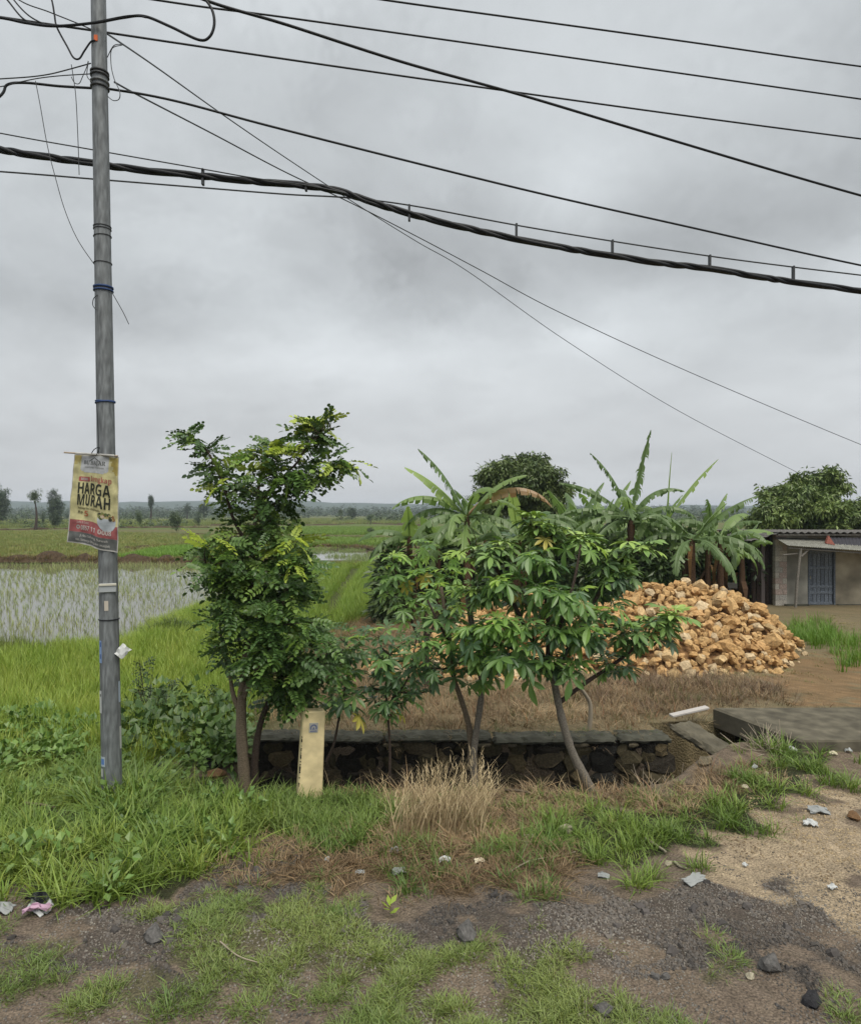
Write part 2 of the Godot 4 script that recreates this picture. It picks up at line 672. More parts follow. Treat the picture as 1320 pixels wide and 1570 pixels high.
# ---------------------------------------------------------------- sky
func make_sky() -> ImageTexture:
	var w := 1536
	var h := 768
	var im := Image.create(w, h, false, Image.FORMAT_RGBF)
	var c1 := FastNoiseLite.new()
	c1.noise_type = FastNoiseLite.TYPE_SIMPLEX_SMOOTH
	c1.frequency = 0.55
	c1.fractal_octaves = 5
	c1.fractal_gain = 0.48
	c1.seed = 11
	c1.domain_warp_enabled = true
	c1.domain_warp_amplitude = 0.6
	c1.domain_warp_frequency = 0.5
	# broad cloud masses: azimuth, height, widths (radians), how much brighter
	var banks := [[0.42, 0.36, 0.24, 0.09, -0.13], [0.30, 0.27, 0.16, 0.05, 0.10], [0.2, 0.44, 0.1, 0.05, 0.14], [-0.5, 0.29, 0.22, 0.10, -0.12], [-0.13, 0.22, 0.22, 0.07, 0.09], [0.5, 0.6, 0.3, 0.1, 0.08],
		[-0.2, 0.36, 0.2, 0.07, -0.05], [0.02, 0.62, 0.3, 0.12, 0.04], [1.5, 0.4, 0.4, 0.12, -0.12], [-1.4, 0.5, 0.5, 0.14, 0.1], [2.6, 0.3, 0.5, 0.12, -0.1], [-2.4, 0.35, 0.5, 0.1, 0.08], [0.6, 0.16, 0.2, 0.05, 0.05]]
	for j in h:
		var el := (0.5 - (j + 0.5) / h) * PI
		var sy := sin(el)
		for i in w:
			if sy < -0.02:
				im.set_pixel(i, j, Color(0.2, 0.21, 0.2))
				continue
			var az := wrapf((i + 0.5) / w * TAU, -PI, PI)
			var dir := Vector3(sin(az) * cos(el), maxf(sy, 0.0), -cos(az) * cos(el))
			var q := dir / (dir.y + 0.22)
			var f := c1.get_noise_3d(q.x * 1.5 + 4.0, q.z * 1.5, 2.0) * 0.8 + 0.2 * c1.get_noise_3d(q.x * 5.0, q.z * 5.0 + 30.0, 7.0)
			var edge := clampf(sy * 3.5, 0.0, 1.0)
			var ban := 0.0
			for b in banks:
				var dx: float = wrapf(az - b[0], -PI, PI) / b[2]
				var dy: float = (el - b[1]) / b[3]
				ban += b[4] * exp(-(dx * dx + dy * dy) * (1.0 + 0.8 * f))
			var g := 0.272 * (1.0 + SKY_CONTRAST * f * (0.25 + 0.75 * edge) + 2.0 * ban)
			var tone := Vector3(0.945, 1.0, 1.04)
			var low := Vector3(0.968, 0.995, 1.02)
			var k := low.lerp(tone, edge) * g * lerpf(1.07, 1.0, edge)
			im.set_pixel(i, j, Color(k.x, k.y, k.z))
	return ImageTexture.create_from_image(im)

const SKY_CONTRAST := 0.5


func _ready() -> void:
	rng.seed = 4242
	na.noise_type = FastNoiseLite.TYPE_SIMPLEX_SMOOTH
	na.frequency = 1.0
	na.fractal_type = FastNoiseLite.FRACTAL_NONE
	na.seed = 5
	nf.noise_type = FastNoiseLite.TYPE_SIMPLEX_SMOOTH
	nf.frequency = 1.0
	nf.fractal_octaves = 4
	nf.seed = 9

	# camera, sky, light, exposure, air
	var cam := Camera3D.new()
	cam.name = "camera"
	cam.fov = rad_to_deg(2.0 * atan(785.0 / F))
	cam.position = Vector3(0, EYE, 0)
	cam.near = 0.05
	cam.far = 6000.0
	add_child(cam)
	cam.current = true
	var env := Environment.new()
	env.background_mode = Environment.BG_SKY
	var sky := Sky.new()
	var pan := PanoramaSkyMaterial.new()
	pan.panorama = make_sky()
	pan.energy_multiplier = 1.0
	sky.sky_material = pan
	env.sky = sky
	env.tonemap_mode = Environment.TONE_MAPPER_LINEAR
	env.tonemap_exposure = 2.25
	env.sdfgi_enabled = true
	env.ssao_enabled = true
	env.ssil_enabled = true
	env.fog_enabled = true
	env.fog_density = 0.0004
	env.fog_light_color = Color(0.86, 0.91, 0.97)
	var we := WorldEnvironment.new()
	we.name = "world_environment"
	we.environment = env
	add_child(we)
	var sun := DirectionalLight3D.new()
	sun.name = "sun"
	sun.light_energy = 0.5
	sun.light_angular_distance = 45.0
	sun.light_color = Color(1.0, 0.97, 0.92)
	sun.shadow_enabled = true
	sun.rotation_degrees = Vector3(-62, 25, 0)
	add_child(sun)

	make_materials()
	make_zones()
	make_ground()
	make_fields()
	make_far()
	make_wall()
	make_shed()
	make_pole()
	make_wires()
	make_marker()
	make_rubble()
	make_bananas()
	make_big_trees()
	make_slim_tree()
	make_cassavas()
	make_grass()
	make_litter()


func make_materials() -> void:
	var fine := noise_tex(0.09, 0.55, 1.0, 512, FastNoiseLite.TYPE_SIMPLEX_SMOOTH, 3, 5)
	var coarse := noise_tex(0.02, 0.6, 1.0, 512, FastNoiseLite.TYPE_SIMPLEX_SMOOTH, 8, 6)
	var cell := noise_tex(0.06, 0.0, 1.0, 512, FastNoiseLite.TYPE_CELLULAR, 4, 3)
	var bump := noise_tex(0.05, 0.0, 1.0, 512, FastNoiseLite.TYPE_SIMPLEX_SMOOTH, 15, 5)
	M.ground = mat(Color.WHITE, 0.95, fine, 1.1, bump, 1.6, true)
	M.rubble = []
	for c in [[0.82, 0.54, 0.25], [0.86, 0.61, 0.32], [0.74, 0.46, 0.20], [0.88, 0.69, 0.43], [0.82, 0.51, 0.23], [0.60, 0.42, 0.21], [0.72, 0.56, 0.35]]:
		M.rubble.append(mat(lin(c[0], c[1], c[2]), 0.95, coarse, 1.6, bump, 1.2))
	M.rubble_core = mat(lin(0.38, 0.22, 0.1), 0.95, coarse, 0.8, bump, 3.0)
	M.mortar = mat(lin(0.035, 0.032, 0.026), 0.95, coarse, 1.4, bump, 2.0)
	M.wall_stone = []
	for c in [[0.10, 0.085, 0.05], [0.19, 0.15, 0.085], [0.06, 0.052, 0.04], [0.14, 0.115, 0.075], [0.035, 0.034, 0.03]]:
		M.wall_stone.append(mat(lin(c[0], c[1], c[2]), 0.95, coarse, 2.6, bump, 1.2))
	M.cap = mat(lin(0.115, 0.115, 0.09), 0.92, coarse, 0.45, bump, 0.3)
	M.slab = mat(lin(0.165, 0.15, 0.11), 0.92, coarse, 0.33, bump, 0.25)
	M.stone_grey = mat(lin(0.16, 0.155, 0.15), 0.9, coarse, 4.0, bump, 0.4)
	M.stone_pale = mat(lin(0.5, 0.46, 0.34), 0.9, coarse, 4.0, bump, 0.4)
	M.stone_pale_dull = mat(lin(0.22, 0.19, 0.13), 0.95, coarse, 3.0, bump, 0.5)
	M.stone_dark = mat(lin(0.04, 0.04, 0.045), 0.85, coarse, 4.0, bump, 0.4)
	M.stone_brown = mat(lin(0.24, 0.14, 0.07), 0.9, coarse, 4.0, bump, 0.6)
	M.gravel = mat(Color.WHITE, 0.9, null, 1.0, null, 0.0, true)
	M.steel = mat(lin(0.27, 0.295, 0.31), 0.6, noise_tex(0.014, 0.6, 1.0, 512, FastNoiseLite.TYPE_SIMPLEX_SMOOTH, 21, 6), 1.0, null)
	M.steel.uv1_scale = Vector3(3.5, 0.6, 3.5)
	M.steel.metallic = 0.25
	M.cable = mat(lin(0.012, 0.014, 0.017), 0.5)
	M.blue_tie = mat(lin(0.03, 0.06, 0.16), 0.6)
	M.wire = mat(lin(0.05, 0.055, 0.06), 0.5)
	M.cream = mat(lin(0.86, 0.72, 0.42), 0.75, noise_tex(0.015, 0.8, 1.0, 256, FastNoiseLite.TYPE_SIMPLEX_SMOOTH, 41, 5), 1.4)
	M.bark = mat(lin(0.27, 0.215, 0.155), 0.95, coarse, 5.0, bump, 0.8)
	M.bark_grey = mat(lin(0.29, 0.26, 0.22), 0.92, coarse, 4.0, bump, 0.6)
	M.bark_dark = mat(lin(0.10, 0.075, 0.06), 0.95, coarse, 4.0, bump, 0.6)
	M.twig = mat(lin(0.30, 0.26, 0.2), 0.95)
	M.straw = leaf_mat(Color.WHITE, 0.7, 0.4, true)
	M.grass = leaf_mat(Color.WHITE, 0.55, 0.7, true)
	M.foliage = leaf_mat(Color.WHITE, 0.45, 0.45, true)
	M.plastic = mat(lin(0.48, 0.5, 0.5), 0.45)
	M.plastic_grey = mat(lin(0.27, 0.285, 0.285), 0.45)
	M.plastic_pink = mat(lin(0.42, 0.27, 0.37), 0.45)
	M.paper = mat(lin(0.6, 0.55, 0.42), 0.8)
	M.water = StandardMaterial3D.new()
	M.water.albedo_color = lin(0.10, 0.095, 0.07)
	M.water.roughness = 0.06
	M.water.metallic_specular = 0.6
	M.cassava = []
	for c in [[0.065, 0.125, 0.042], [0.105, 0.19, 0.055], [0.165, 0.28, 0.07], [0.28, 0.41, 0.09], [0.06, 0.115, 0.052], [0.40, 0.36, 0.08]]:
		M.cassava.append(leaf_mat(lin(c[0], c[1], c[2]), 0.42))
	M.frond = []
	for c in [[0.06, 0.115, 0.035], [0.10, 0.175, 0.045], [0.165, 0.26, 0.055], [0.38, 0.47, 0.09]]:
		M.frond.append(leaf_mat(lin(c[0], c[1], c[2]), 0.42))
	M.banana = []
	for c in [[0.09, 0.145, 0.05], [0.14, 0.215, 0.065], [0.23, 0.33, 0.085], [0.32, 0.22, 0.13]]:
		M.banana.append(leaf_mat(lin(c[0], c[1], c[2]), 0.45))
	M.stem_dry = mat(lin(0.30, 0.17, 0.07), 0.9, coarse, 1.5, bump, 1.0)
	M.stem_brown = mat(lin(0.17, 0.10, 0.06), 0.9, coarse, 1.5, bump, 1.0)
	M.bank = mat(lin(0.105, 0.07, 0.04), 0.95, coarse, 0.4, bump, 6.0)
	M.hill = mat(lin(0.05, 0.075, 0.05), 0.95)


func make_zones() -> void:
	zones.lush = [poly([-260, 1140, 0, 1148, 160, 1160, 260, 1172, 345, 1212, 420, 1255, 370, 1292, 335, 1325, 280, 1362, 170, 1380, 90, 1378, 0, 1368, -200, 1370])]
	zones.post_grass = [poly([365, 1232, 440, 1222, 590, 1222, 600, 1275, 520, 1312, 430, 1305, 390, 1262])]
	zones.band = [poly([770, 1262, 880, 1238, 1010, 1236, 1120, 1232, 1170, 1185, 1190, 1152, 1262, 1148, 1268, 1195, 1160, 1250, 1090, 1295, 960, 1326, 850, 1308, 790, 1292])]
	zones.turf = [
		poly([240, 1402, 310, 1372, 420, 1385, 480, 1368, 590, 1392, 600, 1442, 680, 1472, 690, 1535, 560, 1502, 430, 1505, 350, 1525, 230, 1548, 140, 1545, 200, 1482, 290, 1472, 250, 1432]),
		poly([-80, 1420, 90, 1442, 130, 1472, 90, 1502, 0, 1528, -80, 1520]),
		poly([772, 1450, 850, 1436, 912, 1462, 872, 1490, 882, 1532, 842, 1562, 762, 1572, 775, 1520]),
		poly([1065, 1472, 1150, 1466, 1172, 1500, 1092, 1516]),
		poly([1262, 1545, 1330, 1530, 1330, 1600, 1255, 1600]),
		poly([380, 1578, 520, 1556, 700, 1562, 880, 1548, 1050, 1566, 1060, 1640, 380, 1640]),
		poly([540, 1545, 700, 1515, 690, 1600, 500, 1600])]
	zones.tufts = [poly([600, 1335, 700, 1325, 705, 1375, 610, 1378]), poly([725, 1342, 790, 1340, 785, 1366, 730, 1366]), poly([785, 1365, 870, 1350, 880, 1388, 790, 1388]), poly([450, 1375, 560, 1365, 560, 1410, 450, 1410]), poly([1070, 1525, 1130, 1520, 1130, 1550, 1080, 1552]), poly([220, 1500, 370, 1495, 390, 1545, 225, 1545])]
	zones.drymat = [poly([590, 1282, 760, 1285, 900, 1320, 880, 1365, 700, 1370, 600, 1360, 430, 1360, 330, 1345, 400, 1300, 500, 1320]), poly([960, 1230, 1060, 1212, 1130, 1172, 1190, 1160, 1170, 1200, 1110, 1235, 1000, 1245]), poly([600, 1225, 900, 1215, 900, 1260, 780, 1290, 600, 1285])]
	zones.gravel = [poly([80, 1405, 240, 1382, 300, 1400, 270, 1440, 300, 1475, 210, 1500, 130, 1460]), poly([330, 1300, 400, 1310, 470, 1360, 470, 1392, 400, 1378, 330, 1360]), poly([540, 1395, 720, 1400, 860, 1375, 1000, 1380, 1010, 1440, 900, 1450, 700, 1468, 580, 1440]), poly([960, 1375, 1200, 1362, 1248, 1378, 1240, 1430, 1120, 1455, 1000, 1462]), poly([1180, 1440, 1330, 1440, 1330, 1500, 1200, 1500])]
	zones.sand = [poly([1140, 1262, 1250, 1225, 1340, 1205, 1340, 1430, 1240, 1385, 1150, 1360, 1060, 1355, 1090, 1300])]
	zones.sandstone = [poly([1130, 1250, 1260, 1215, 1340, 1190, 1340, 1352, 1230, 1352, 1100, 1322])]
	zones.weeds = [poly([480, 1092, 700, 1060, 900, 1040, 1030, 1032, 1170, 1050, 1240, 1078, 1100, 1086, 1070, 1108, 1020, 1122, 700, 1124, 480, 1124])]
	zones.yard_dry = [poly([520, 950, 600, 920, 690, 930, 690, 1000, 720, 1060, 480, 1090, 400, 1120, 400, 1000])]
	zones.ditch_edge = [poly([500, 1212, 600, 1206, 800, 1210, 1000, 1206, 1075, 1190, 1120, 1172, 1130, 1190, 1060, 1222, 900, 1232, 600, 1232, 500, 1226])]
	var bs := G(314, 1186)
	bare = Vector2(bs.x, -bs.z)
	zones.dark_creeper = [poly([185, 1090, 350, 1085, 362, 1180, 290, 1165, 240, 1185, 185, 1160])]
	zones.pole_foot = [poly([130, 1222, 235, 1215, 245, 1262, 130, 1266])]
	zones.dark_weeds = [poly([900, 1062, 960, 1040, 1100, 1036, 1190, 1052, 1215, 1076, 1090, 1080, 1000, 1092, 910, 1090])]
	zones.field = [poly([-140, 1004, 60, 1004, 190, 992, 230, 966, 300, 938, 330, 938, 350, 1110, 330, 1172, 100, 1160, -180, 1150])]
	zones.slope = [poly([300, 945, 440, 872, 575, 868, 600, 905, 590, 940, 520, 958, 420, 1010, 340, 1120])]
	zones.trail = [poly([535, 872, 560, 872, 530, 915, 512, 950, 490, 950, 505, 915])]
	zones.yard_green = [poly([1210, 985, 1220, 955, 1262, 953, 1284, 975, 1262, 994]), poly([1278, 1015, 1300, 985, 1345, 975, 1345, 1040, 1300, 1030])]
	zones.yard_path = [poly([1190, 1010, 1340, 1000, 1340, 1085, 1240, 1078, 1150, 1045])]
	zones.near_pond_edge = [poly([-140, 990, 80, 992, 190, 978, 240, 955, 320, 925, 320, 945, 230, 972, 190, 996, 60, 1012, -140, 1012])]


func line_of(a: float, b: float, step: float) -> Array:
	var r := []
	var x := a
	while x < b:
		r.append(x)
		x += step
	r.append(b)
	return r

func make_ground() -> void:
	var xs := []
	var dsx := []
	var x := -4.6
	var st := 0.05
	var left := []
	while x > -1900.0:
		st *= 1.055
		x -= st
		left.append(x)
	left.reverse()
	xs = left + line_of(-4.6, 5.4, 0.042)
	x = 5.4
	st = 0.05
	while x < 1900.0:
		st *= 1.055
		x += st
		xs.append(x)
	dsx = [-60.0, -20.0, -6.0, 0.0, 1.5, 2.4, 2.8] + line_of(3.0, 8.8, 0.042)
	x = 8.8
	st = 0.045
	while x < 1900.0:
		st *= 1.04
		x += st
		dsx.append(x)
	var mb := MB.new()
	mb.tinted = true
	var nx := xs.size()
	var hs := PackedFloat32Array()
	for d in dsx:
		for xx in xs:
			hs.append(H(xx, d))
	for j in dsx.size():
		for i in nx:
			var d: float = dsx[j]
			var xx: float = xs[i]
			var i0 := maxi(i - 1, 0); var i1 := mini(i + 1, nx - 1)
			var j0 := maxi(j - 1, 0); var j1 := mini(j + 1, dsx.size() - 1)
			var gx: float = (hs[j * nx + i1] - hs[j * nx + i0]) / (xs[i1] - xs[i0])
			var gd: float = (hs[j1 * nx + i] - hs[j0 * nx + i]) / (dsx[j1] - dsx[j0])
			mb.v.append(Vector3(xx, hs[j * nx + i], -d))
			mb.n.append(Vector3(-gx, 1.0, gd).normalized())
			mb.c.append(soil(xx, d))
			if i and j:
				var a := (j - 1) * nx + i - 1
				mb.ix.append_array([a, a + nx, a + 1, a + 1, a + nx, a + nx + 1])
	mb.uv.resize(mb.v.size())
	var g := part(self, "ground", mb.mesh(), M.ground)
	tag(g, "bare earth verge, yard and far fields under everything", "ground", "", "structure")

func soil(x: float, d: float) -> Color:
	var r := nf.get_noise_2d(x * 1.3, d * 1.3)
	var c := Color(0.30, 0.235, 0.165).lerp(Color(0.23, 0.18, 0.135), clampf(0.5 + r, 0, 1))
	if d < 9.5 and absf(x) < 7.0:
		c = c.lerp(Color(0.25, 0.195, 0.145), ss(1.0, 3.0, x) * 0.6)
		if d < 5.2:
			c = c.lerp(Color(0.23, 0.185, 0.145), 0.6)
		if inside("sand", x, d, 0.2):
			c = Color(0.55, 0.44, 0.30).lerp(Color(0.43, 0.345, 0.24), clampf(0.5 + r * 1.2, 0, 1))
		if inside("drymat", x, d, 0.15):
			c = Color(0.21, 0.15, 0.09).lerp(Color(0.15, 0.11, 0.07), clampf(0.5 + r, 0, 1))
		if inside("gravel", x, d, 0.2):
			c = c.lerp(Color(0.09, 0.083, 0.078), 0.62)
		if inside("lush", x, d) or inside("band", x, d) or inside("post_grass", x, d):
			c = Color(0.06, 0.065, 0.03)
		if inside("turf", x, d, 0.1):
			c = c.lerp(Color(0.11, 0.12, 0.05), 0.6)
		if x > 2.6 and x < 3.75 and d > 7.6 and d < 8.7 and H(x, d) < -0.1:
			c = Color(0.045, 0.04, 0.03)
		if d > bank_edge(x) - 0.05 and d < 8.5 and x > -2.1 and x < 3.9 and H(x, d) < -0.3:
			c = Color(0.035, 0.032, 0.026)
	if d >= 7.8:
		var wr := ss(-2.6, -0.9, x + 0.5 * na.get_noise_2d(x * 0.6, d * 0.6))
		var yard := Color(0.33, 0.26, 0.155).lerp(Color(0.25, 0.215, 0.12), clampf(0.5 + r, 0, 1))
		if d < 30.0 and x > 0.0 and inside("yard_path", x, d, 0.35):
			yard = Color(0.38, 0.25, 0.13).lerp(Color(0.29, 0.20, 0.105), clampf(0.5 + r, 0, 1))
		var green := Color(0.10, 0.125, 0.035)
		if d > 45.0:
			var k := na.get_noise_2d(x * 0.006 + 3.0, d * 0.03)
			green = Color(0.15, 0.22, 0.05).lerp(Color(0.21, 0.20, 0.08), clampf(0.5 + k, 0, 1))
			wr = 0.0
		c = green.lerp(yard, wr)
	var s := 1.0 + 0.3 * na.get_noise_2d(x * 9.0, d * 9.0) if d < 12.0 else 1.0
	return Color(c.r * s, c.g * s, c.b * s)


# ---------------------------------------------------------------- paddies and far fields
func sheet(q: PackedVector2Array, y: float) -> ArrayMesh:
	var mb := MB.new()
	var ix := Geometry2D.triangulate_polygon(q)
	for p in q:
		mb.add(Vector3(p.x, y, -p.y), Vector3.UP)
	for i in range(0, ix.size(), 3):
		mb.face(ix[i], ix[i + 1], ix[i + 2])
	return mb.mesh()

func make_fields() -> void:
	var a := PackedVector2Array([Vector2(-70, 14.5), Vector2(-6.8, 14.5), Vector2(-6.6, 30), Vector2(-7.8, 44.7), Vector2(-70, 44.7)])
	var w := part(self, "paddy_water", sheet(a, WATER), M.water)
	tag(w, "shallow pale water of the flooded paddy beside the pole", "water", "", "structure")
	var b := PackedVector2Array([Vector2(-14.2, 44.75), Vector2(-3.2, 44.75), Vector2(-3.2, 63.8), Vector2(-14.2, 63.8)])
	var w2 := part(self, "paddy_water", sheet(b, WATER), M.water)
	tag(w2, "narrow strip of paddy water beyond the slim tree", "water", "", "structure")
	# seedlings in wavering rows
	var tufts := []
	for k in 3:
		tufts.append(tuft(8, 0.3, 0.045, 0.5, 0.013, Color(0.8, 0.9, 0.7), Color(1, 1, 1), 2))
	var rice := thing("rice_seedlings", "pale young rice standing in rows in the flooded paddy", "rice", Vector3.ZERO, "", "stuff")
	var xf := [[], [], []]
	var co := [[], [], []]
	var d := 15.2
	while d < 44.0:
		var x := -0.68 * d - 1.5
		while x < -6.9:
			var xx := x + rnd(-0.05, 0.05) + 0.12 * na.get_noise_2d(x * 0.4, d * 0.4)
			var dd := d + rnd(-0.06, 0.06) + 0.1 * na.get_noise_2d(x * 0.5 + 40.0, d * 0.5)
			var g := na.get_noise_2d(xx * 0.35, dd * 0.22)
			if H(xx, dd) < WATER + 0.02 and rng.randf() > 0.08 + 0.3 * ss(0.0, 0.7, -g):
				var s := rnd(0.65, 1.15) * (1.0 + 0.3 * ss(0.2, 0.7, g))
				var k := rng.randi() % 3
				xf[k].append(Transform3D(Basis(Vector3.UP, rnd(0, TAU)).scaled(Vector3(s, s, s)), Vector3(xx, WATER - 0.03, -dd)))
				co[k].append(Color(0.20, 0.28, 0.07).lerp(Color(0.34, 0.37, 0.17), clampf(0.5 + 0.4 * g + rnd(-0.3, 0.3), 0, 1)))
			x += 0.28
		d += 0.33
	for x in range(0, 3200):
		var xx := rnd(-13.8, -3.6)
		var dd := rnd(45.5, 63.5)
		if na.get_noise_2d(xx * 0.25, dd * 0.12) < -0.15:
			continue
		var k := rng.randi() % 3
		xf[k].append(Transform3D(Basis(Vector3.UP, rnd(0, TAU)).scaled(Vector3.ONE * rnd(0.7, 1.2)), Vector3(xx, WATER - 0.03, -dd)))
		co[k].append(Color(0.2, 0.27, 0.08))
	for k in 3:
		many(rice, "seedlings", tufts[k], M.grass, xf[k], co[k])
	# banks between the fields
	bank([-200, 858, 0, 858, 100, 858, 190, 860, 300, 861, 420, 862], 1.3, 0.62, "thick brown earth bank along the far side of the flooded paddy")
	bank([170, 845, 250, 838, 320, 833, 400, 834], 1.2, 0.4, "dark curving earth bank beyond the bright green field right of the pole")
	bank([-200, 840, 0, 839, 110, 837], 1.5, 0.32, "low brown bank left of the banner, above the thick one")
	bank([-200, 815, 0, 813, 110, 811, 240, 809, 320, 809], 2.2, 0.5, "earth bank behind the banner, farther than the curving one")
	bank([190, 819, 320, 820, 430, 817], 1.8, 0.35, "thin bank just under the farther bank right of the banner")
	bank([440, 838, 520, 837, 600, 841, 680, 843], 1.0, 0.35, "dark bank behind the strip of paddy water")
	bank([440, 821, 520, 823, 600, 825, 680, 826], 1.4, 0.35, "straight bank two fields behind the strip of paddy water")
	bank([300, 806, 480, 805, 560, 803, 650, 806], 2.4, 0.5, "farthest bank, behind the slim tree")
	bank([420, 866, 500, 865, 580, 866, 640, 866], 0.8, 0.22, "grassy bank in front of the strip of paddy water")
	zones.far_near = [poly([-320, 856, -320, 817, 100, 815, 330, 822, 330, 834, 200, 848, 180, 856])]
	zones.far_bright = [poly([185, 856, 250, 842, 330, 837, 460, 838, 460, 860])]
	zones.far_mid = [poly([430, 836, 430, 825, 700, 830, 700, 838]), poly([430, 819, 430, 809, 720, 810, 720, 822])]
	zones.far_back = [poly([-330, 812, -330, 799, 330, 799, 330, 806, 100, 809]), poly([330, 804, 330, 796, 760, 797, 760, 803])]
	var t := []
	for k in 3:
		t.append(tuft(46, 0.42, 0.6, 0.35, 0.03, Color(0.8, 0.8, 0.7), Color.WHITE, 2))
	var fld := thing("rice_field", "even green rice growing on the far terraced fields", "rice", Vector3.ZERO, "", "stuff")
	scatter(fld, "rice", "far_near", 9000, t, M.grass, 0.7, 1.1, Color(0.18, 0.26, 0.06), Color(0.30, 0.30, 0.10), 0.5, 0.1)
	scatter(fld, "rice", "far_bright", 3500, t, M.grass, 0.8, 1.1, Color(0.16, 0.31, 0.04), Color(0.20, 0.35, 0.05), 0.5, 0.1)
	scatter(fld, "rice", "far_mid", 6000, t, M.grass, 0.9, 1.4, Color(0.16, 0.29, 0.05), Color(0.22, 0.33, 0.06), 1.0, 0.1)
	scatter(fld, "rice", "far_back", 9000, t, M.grass, 1.5, 2.4, Color(0.16, 0.24, 0.055), Color(0.26, 0.28, 0.09), 2.0, 0.1)

func bank(q: Array, wide: float, high: float, label: String) -> void:
	var pts := []
	for i in range(0, q.size(), 2):
		pts.append(G(q[i], q[i + 1]))
	var c := curve(pts, 14)
	var mb := MB.new()
	var rows := []
	for i in c.size():
		var t := (c[mini(i + 1, c.size() - 1)] - c[maxi(i - 1, 0)])
		t.y = 0
		t = t.normalized()
		var s := Vector3(-t.z, 0, t.x)
		var row := []
		for k in 7:
			var u := k / 3.0 - 1.0
			var y := high * (1.0 - u * u) ** 0.7 * (0.8 + 0.5 * na.get_noise_2d(c[i].x * 0.7, c[i].z * 0.7)) - 0.15
			var o := s * u * wide * (0.5 + 0.2 * na.get_noise_2d(c[i].x * 0.5 + 9.0 * k, c[i].z * 0.5))
			var p := c[i] + o
			row.append(mb.add(Vector3(p.x, c[i].y + y, p.z), (Vector3.UP + s * u * 0.9).normalized()))
		rows.append(row)
		if i:
			for k in 6:
				mb.face(rows[i - 1][k], rows[i][k], rows[i][k + 1])
				mb.face(rows[i - 1][k], rows[i][k + 1], rows[i - 1][k + 1])
	var o2 := part(self, "earth_bank", mb.mesh(), M.bank)
	tag(o2, label, "earth bank", "earth banks between the fields", "structure")
	var xf := []
	var co := []
	for i in int(c.size() * 5):
		var k := rng.randi() % (c.size() - 1)
		var p := c[k].lerp(c[k + 1], rng.randf())
		p += Vector3(rnd(-0.6, 0.6) * wide, 0, rnd(-0.5, 0.5) * wide)
		p.y = c[k].y + rnd(-0.05, 0.2) * high
		xf.append(Transform3D(Basis(Vector3.UP, rnd(0, TAU)).scaled(Vector3.ONE * rnd(0.5, 1.1) * (0.6 + high)), p))
		co.append(Color(0.16, 0.17, 0.05).lerp(Color(0.22, 0.14, 0.06), rng.randf()))
	if not M.has("bank_tuft"):
		M.bank_tuft = tuft(14, 0.35, 0.2, 0.7, 0.03, Color(0.7, 0.7, 0.6), Color.WHITE, 2)
	many(o2, "grass", M.bank_tuft, M.grass, xf, co)


# ---------------------------------------------------------------- far trees
func crown(parent: Node, blobs: Array, meshes: Array, count: int, ca: Color, cb: Color, s0: float, s1: float, holes := 0.1, clump := 0.0) -> void:
	# blobs: [centre relative to the tree's base, radii]; leaves crowd towards the skin of each blob
	var xf := []
	var co := []
	for k in meshes.size():
		xf.append([]); co.append([])
	var vol := 0.0
	for b in blobs:
		vol += b[1].x * b[1].y + b[1].x * b[1].z
	for b in blobs:
		var hub := Vector3.UP
		var hub_r := 1.0
		var n := int(count * (b[1].x * b[1].y + b[1].x * b[1].z) / vol)
		for i in n:
			var dir := Vector3(rng.randfn(), rng.randfn(), rng.randfn()).normalized()
			if clump > 0.0:
				if i % 30 == 0:
					hub = Vector3(rng.randfn(), rng.randfn() + 0.25, rng.randfn()).normalized()
					hub_r = rnd(0.62, 1.05)
				var off := Vector3(rng.randfn(), rng.randfn() * 0.6 - 0.15, rng.randfn()) * clump
				var kk := rng.randi() % meshes.size()
				var ps: Vector3 = b[0] + hub * hub_r * b[1] + off
				var sc := rnd(s0, s1)
				xf[kk].append(Transform3D(Basis(Vector3.UP, rnd(0, TAU)) * Basis(Vector3.RIGHT, rnd(-0.5, 0.5)) * Basis.from_scale(Vector3(sc, sc, sc)), ps))
				co[kk].append(ca.lerp(cb, clampf(0.5 + 0.5 * na.get_noise_3d(hub.x * 3.0, hub.y * 3.0, hub.z * 3.0) + rnd(-0.3, 0.3), 0, 1)))
				continue
			var r := rng.randf() ** 0.35
			var lump := 1.0 + 0.4 * na.get_noise_3d(dir.x * 2.2 + b[0].x, dir.y * 2.2 + b[0].y, dir.z * 2.2)
			var p: Vector3 = b[0] + dir * r * b[1] * lump
			if na.get_noise_3d(p.x * 1.1 / s1, p.y * 1.1 / s1, p.z * 1.1 / s1) < -0.75 + holes * 2.0 and rng.randf() < 0.85:
				continue
			var k := rng.randi() % meshes.size()
			var s := rnd(s0, s1)
			xf[k].append(Transform3D(Basis(Vector3.UP, rnd(0, TAU)) * Basis(Vector3.RIGHT, rnd(-0.5, 0.5)) * Basis.from_scale(Vector3(s, s, s)), p))
			co[k].append(ca.lerp(cb, clampf(0.5 + 0.6 * na.get_noise_3d(p.x * 0.5 / s1, p.y * 0.5 / s1, p.z * 0.5 / s1) + rnd(-0.3, 0.3), 0, 1)))
	for k in meshes.size():
		if xf[k].size():
			many(parent, "crown", meshes[k], M.foliage, xf[k], co[k])

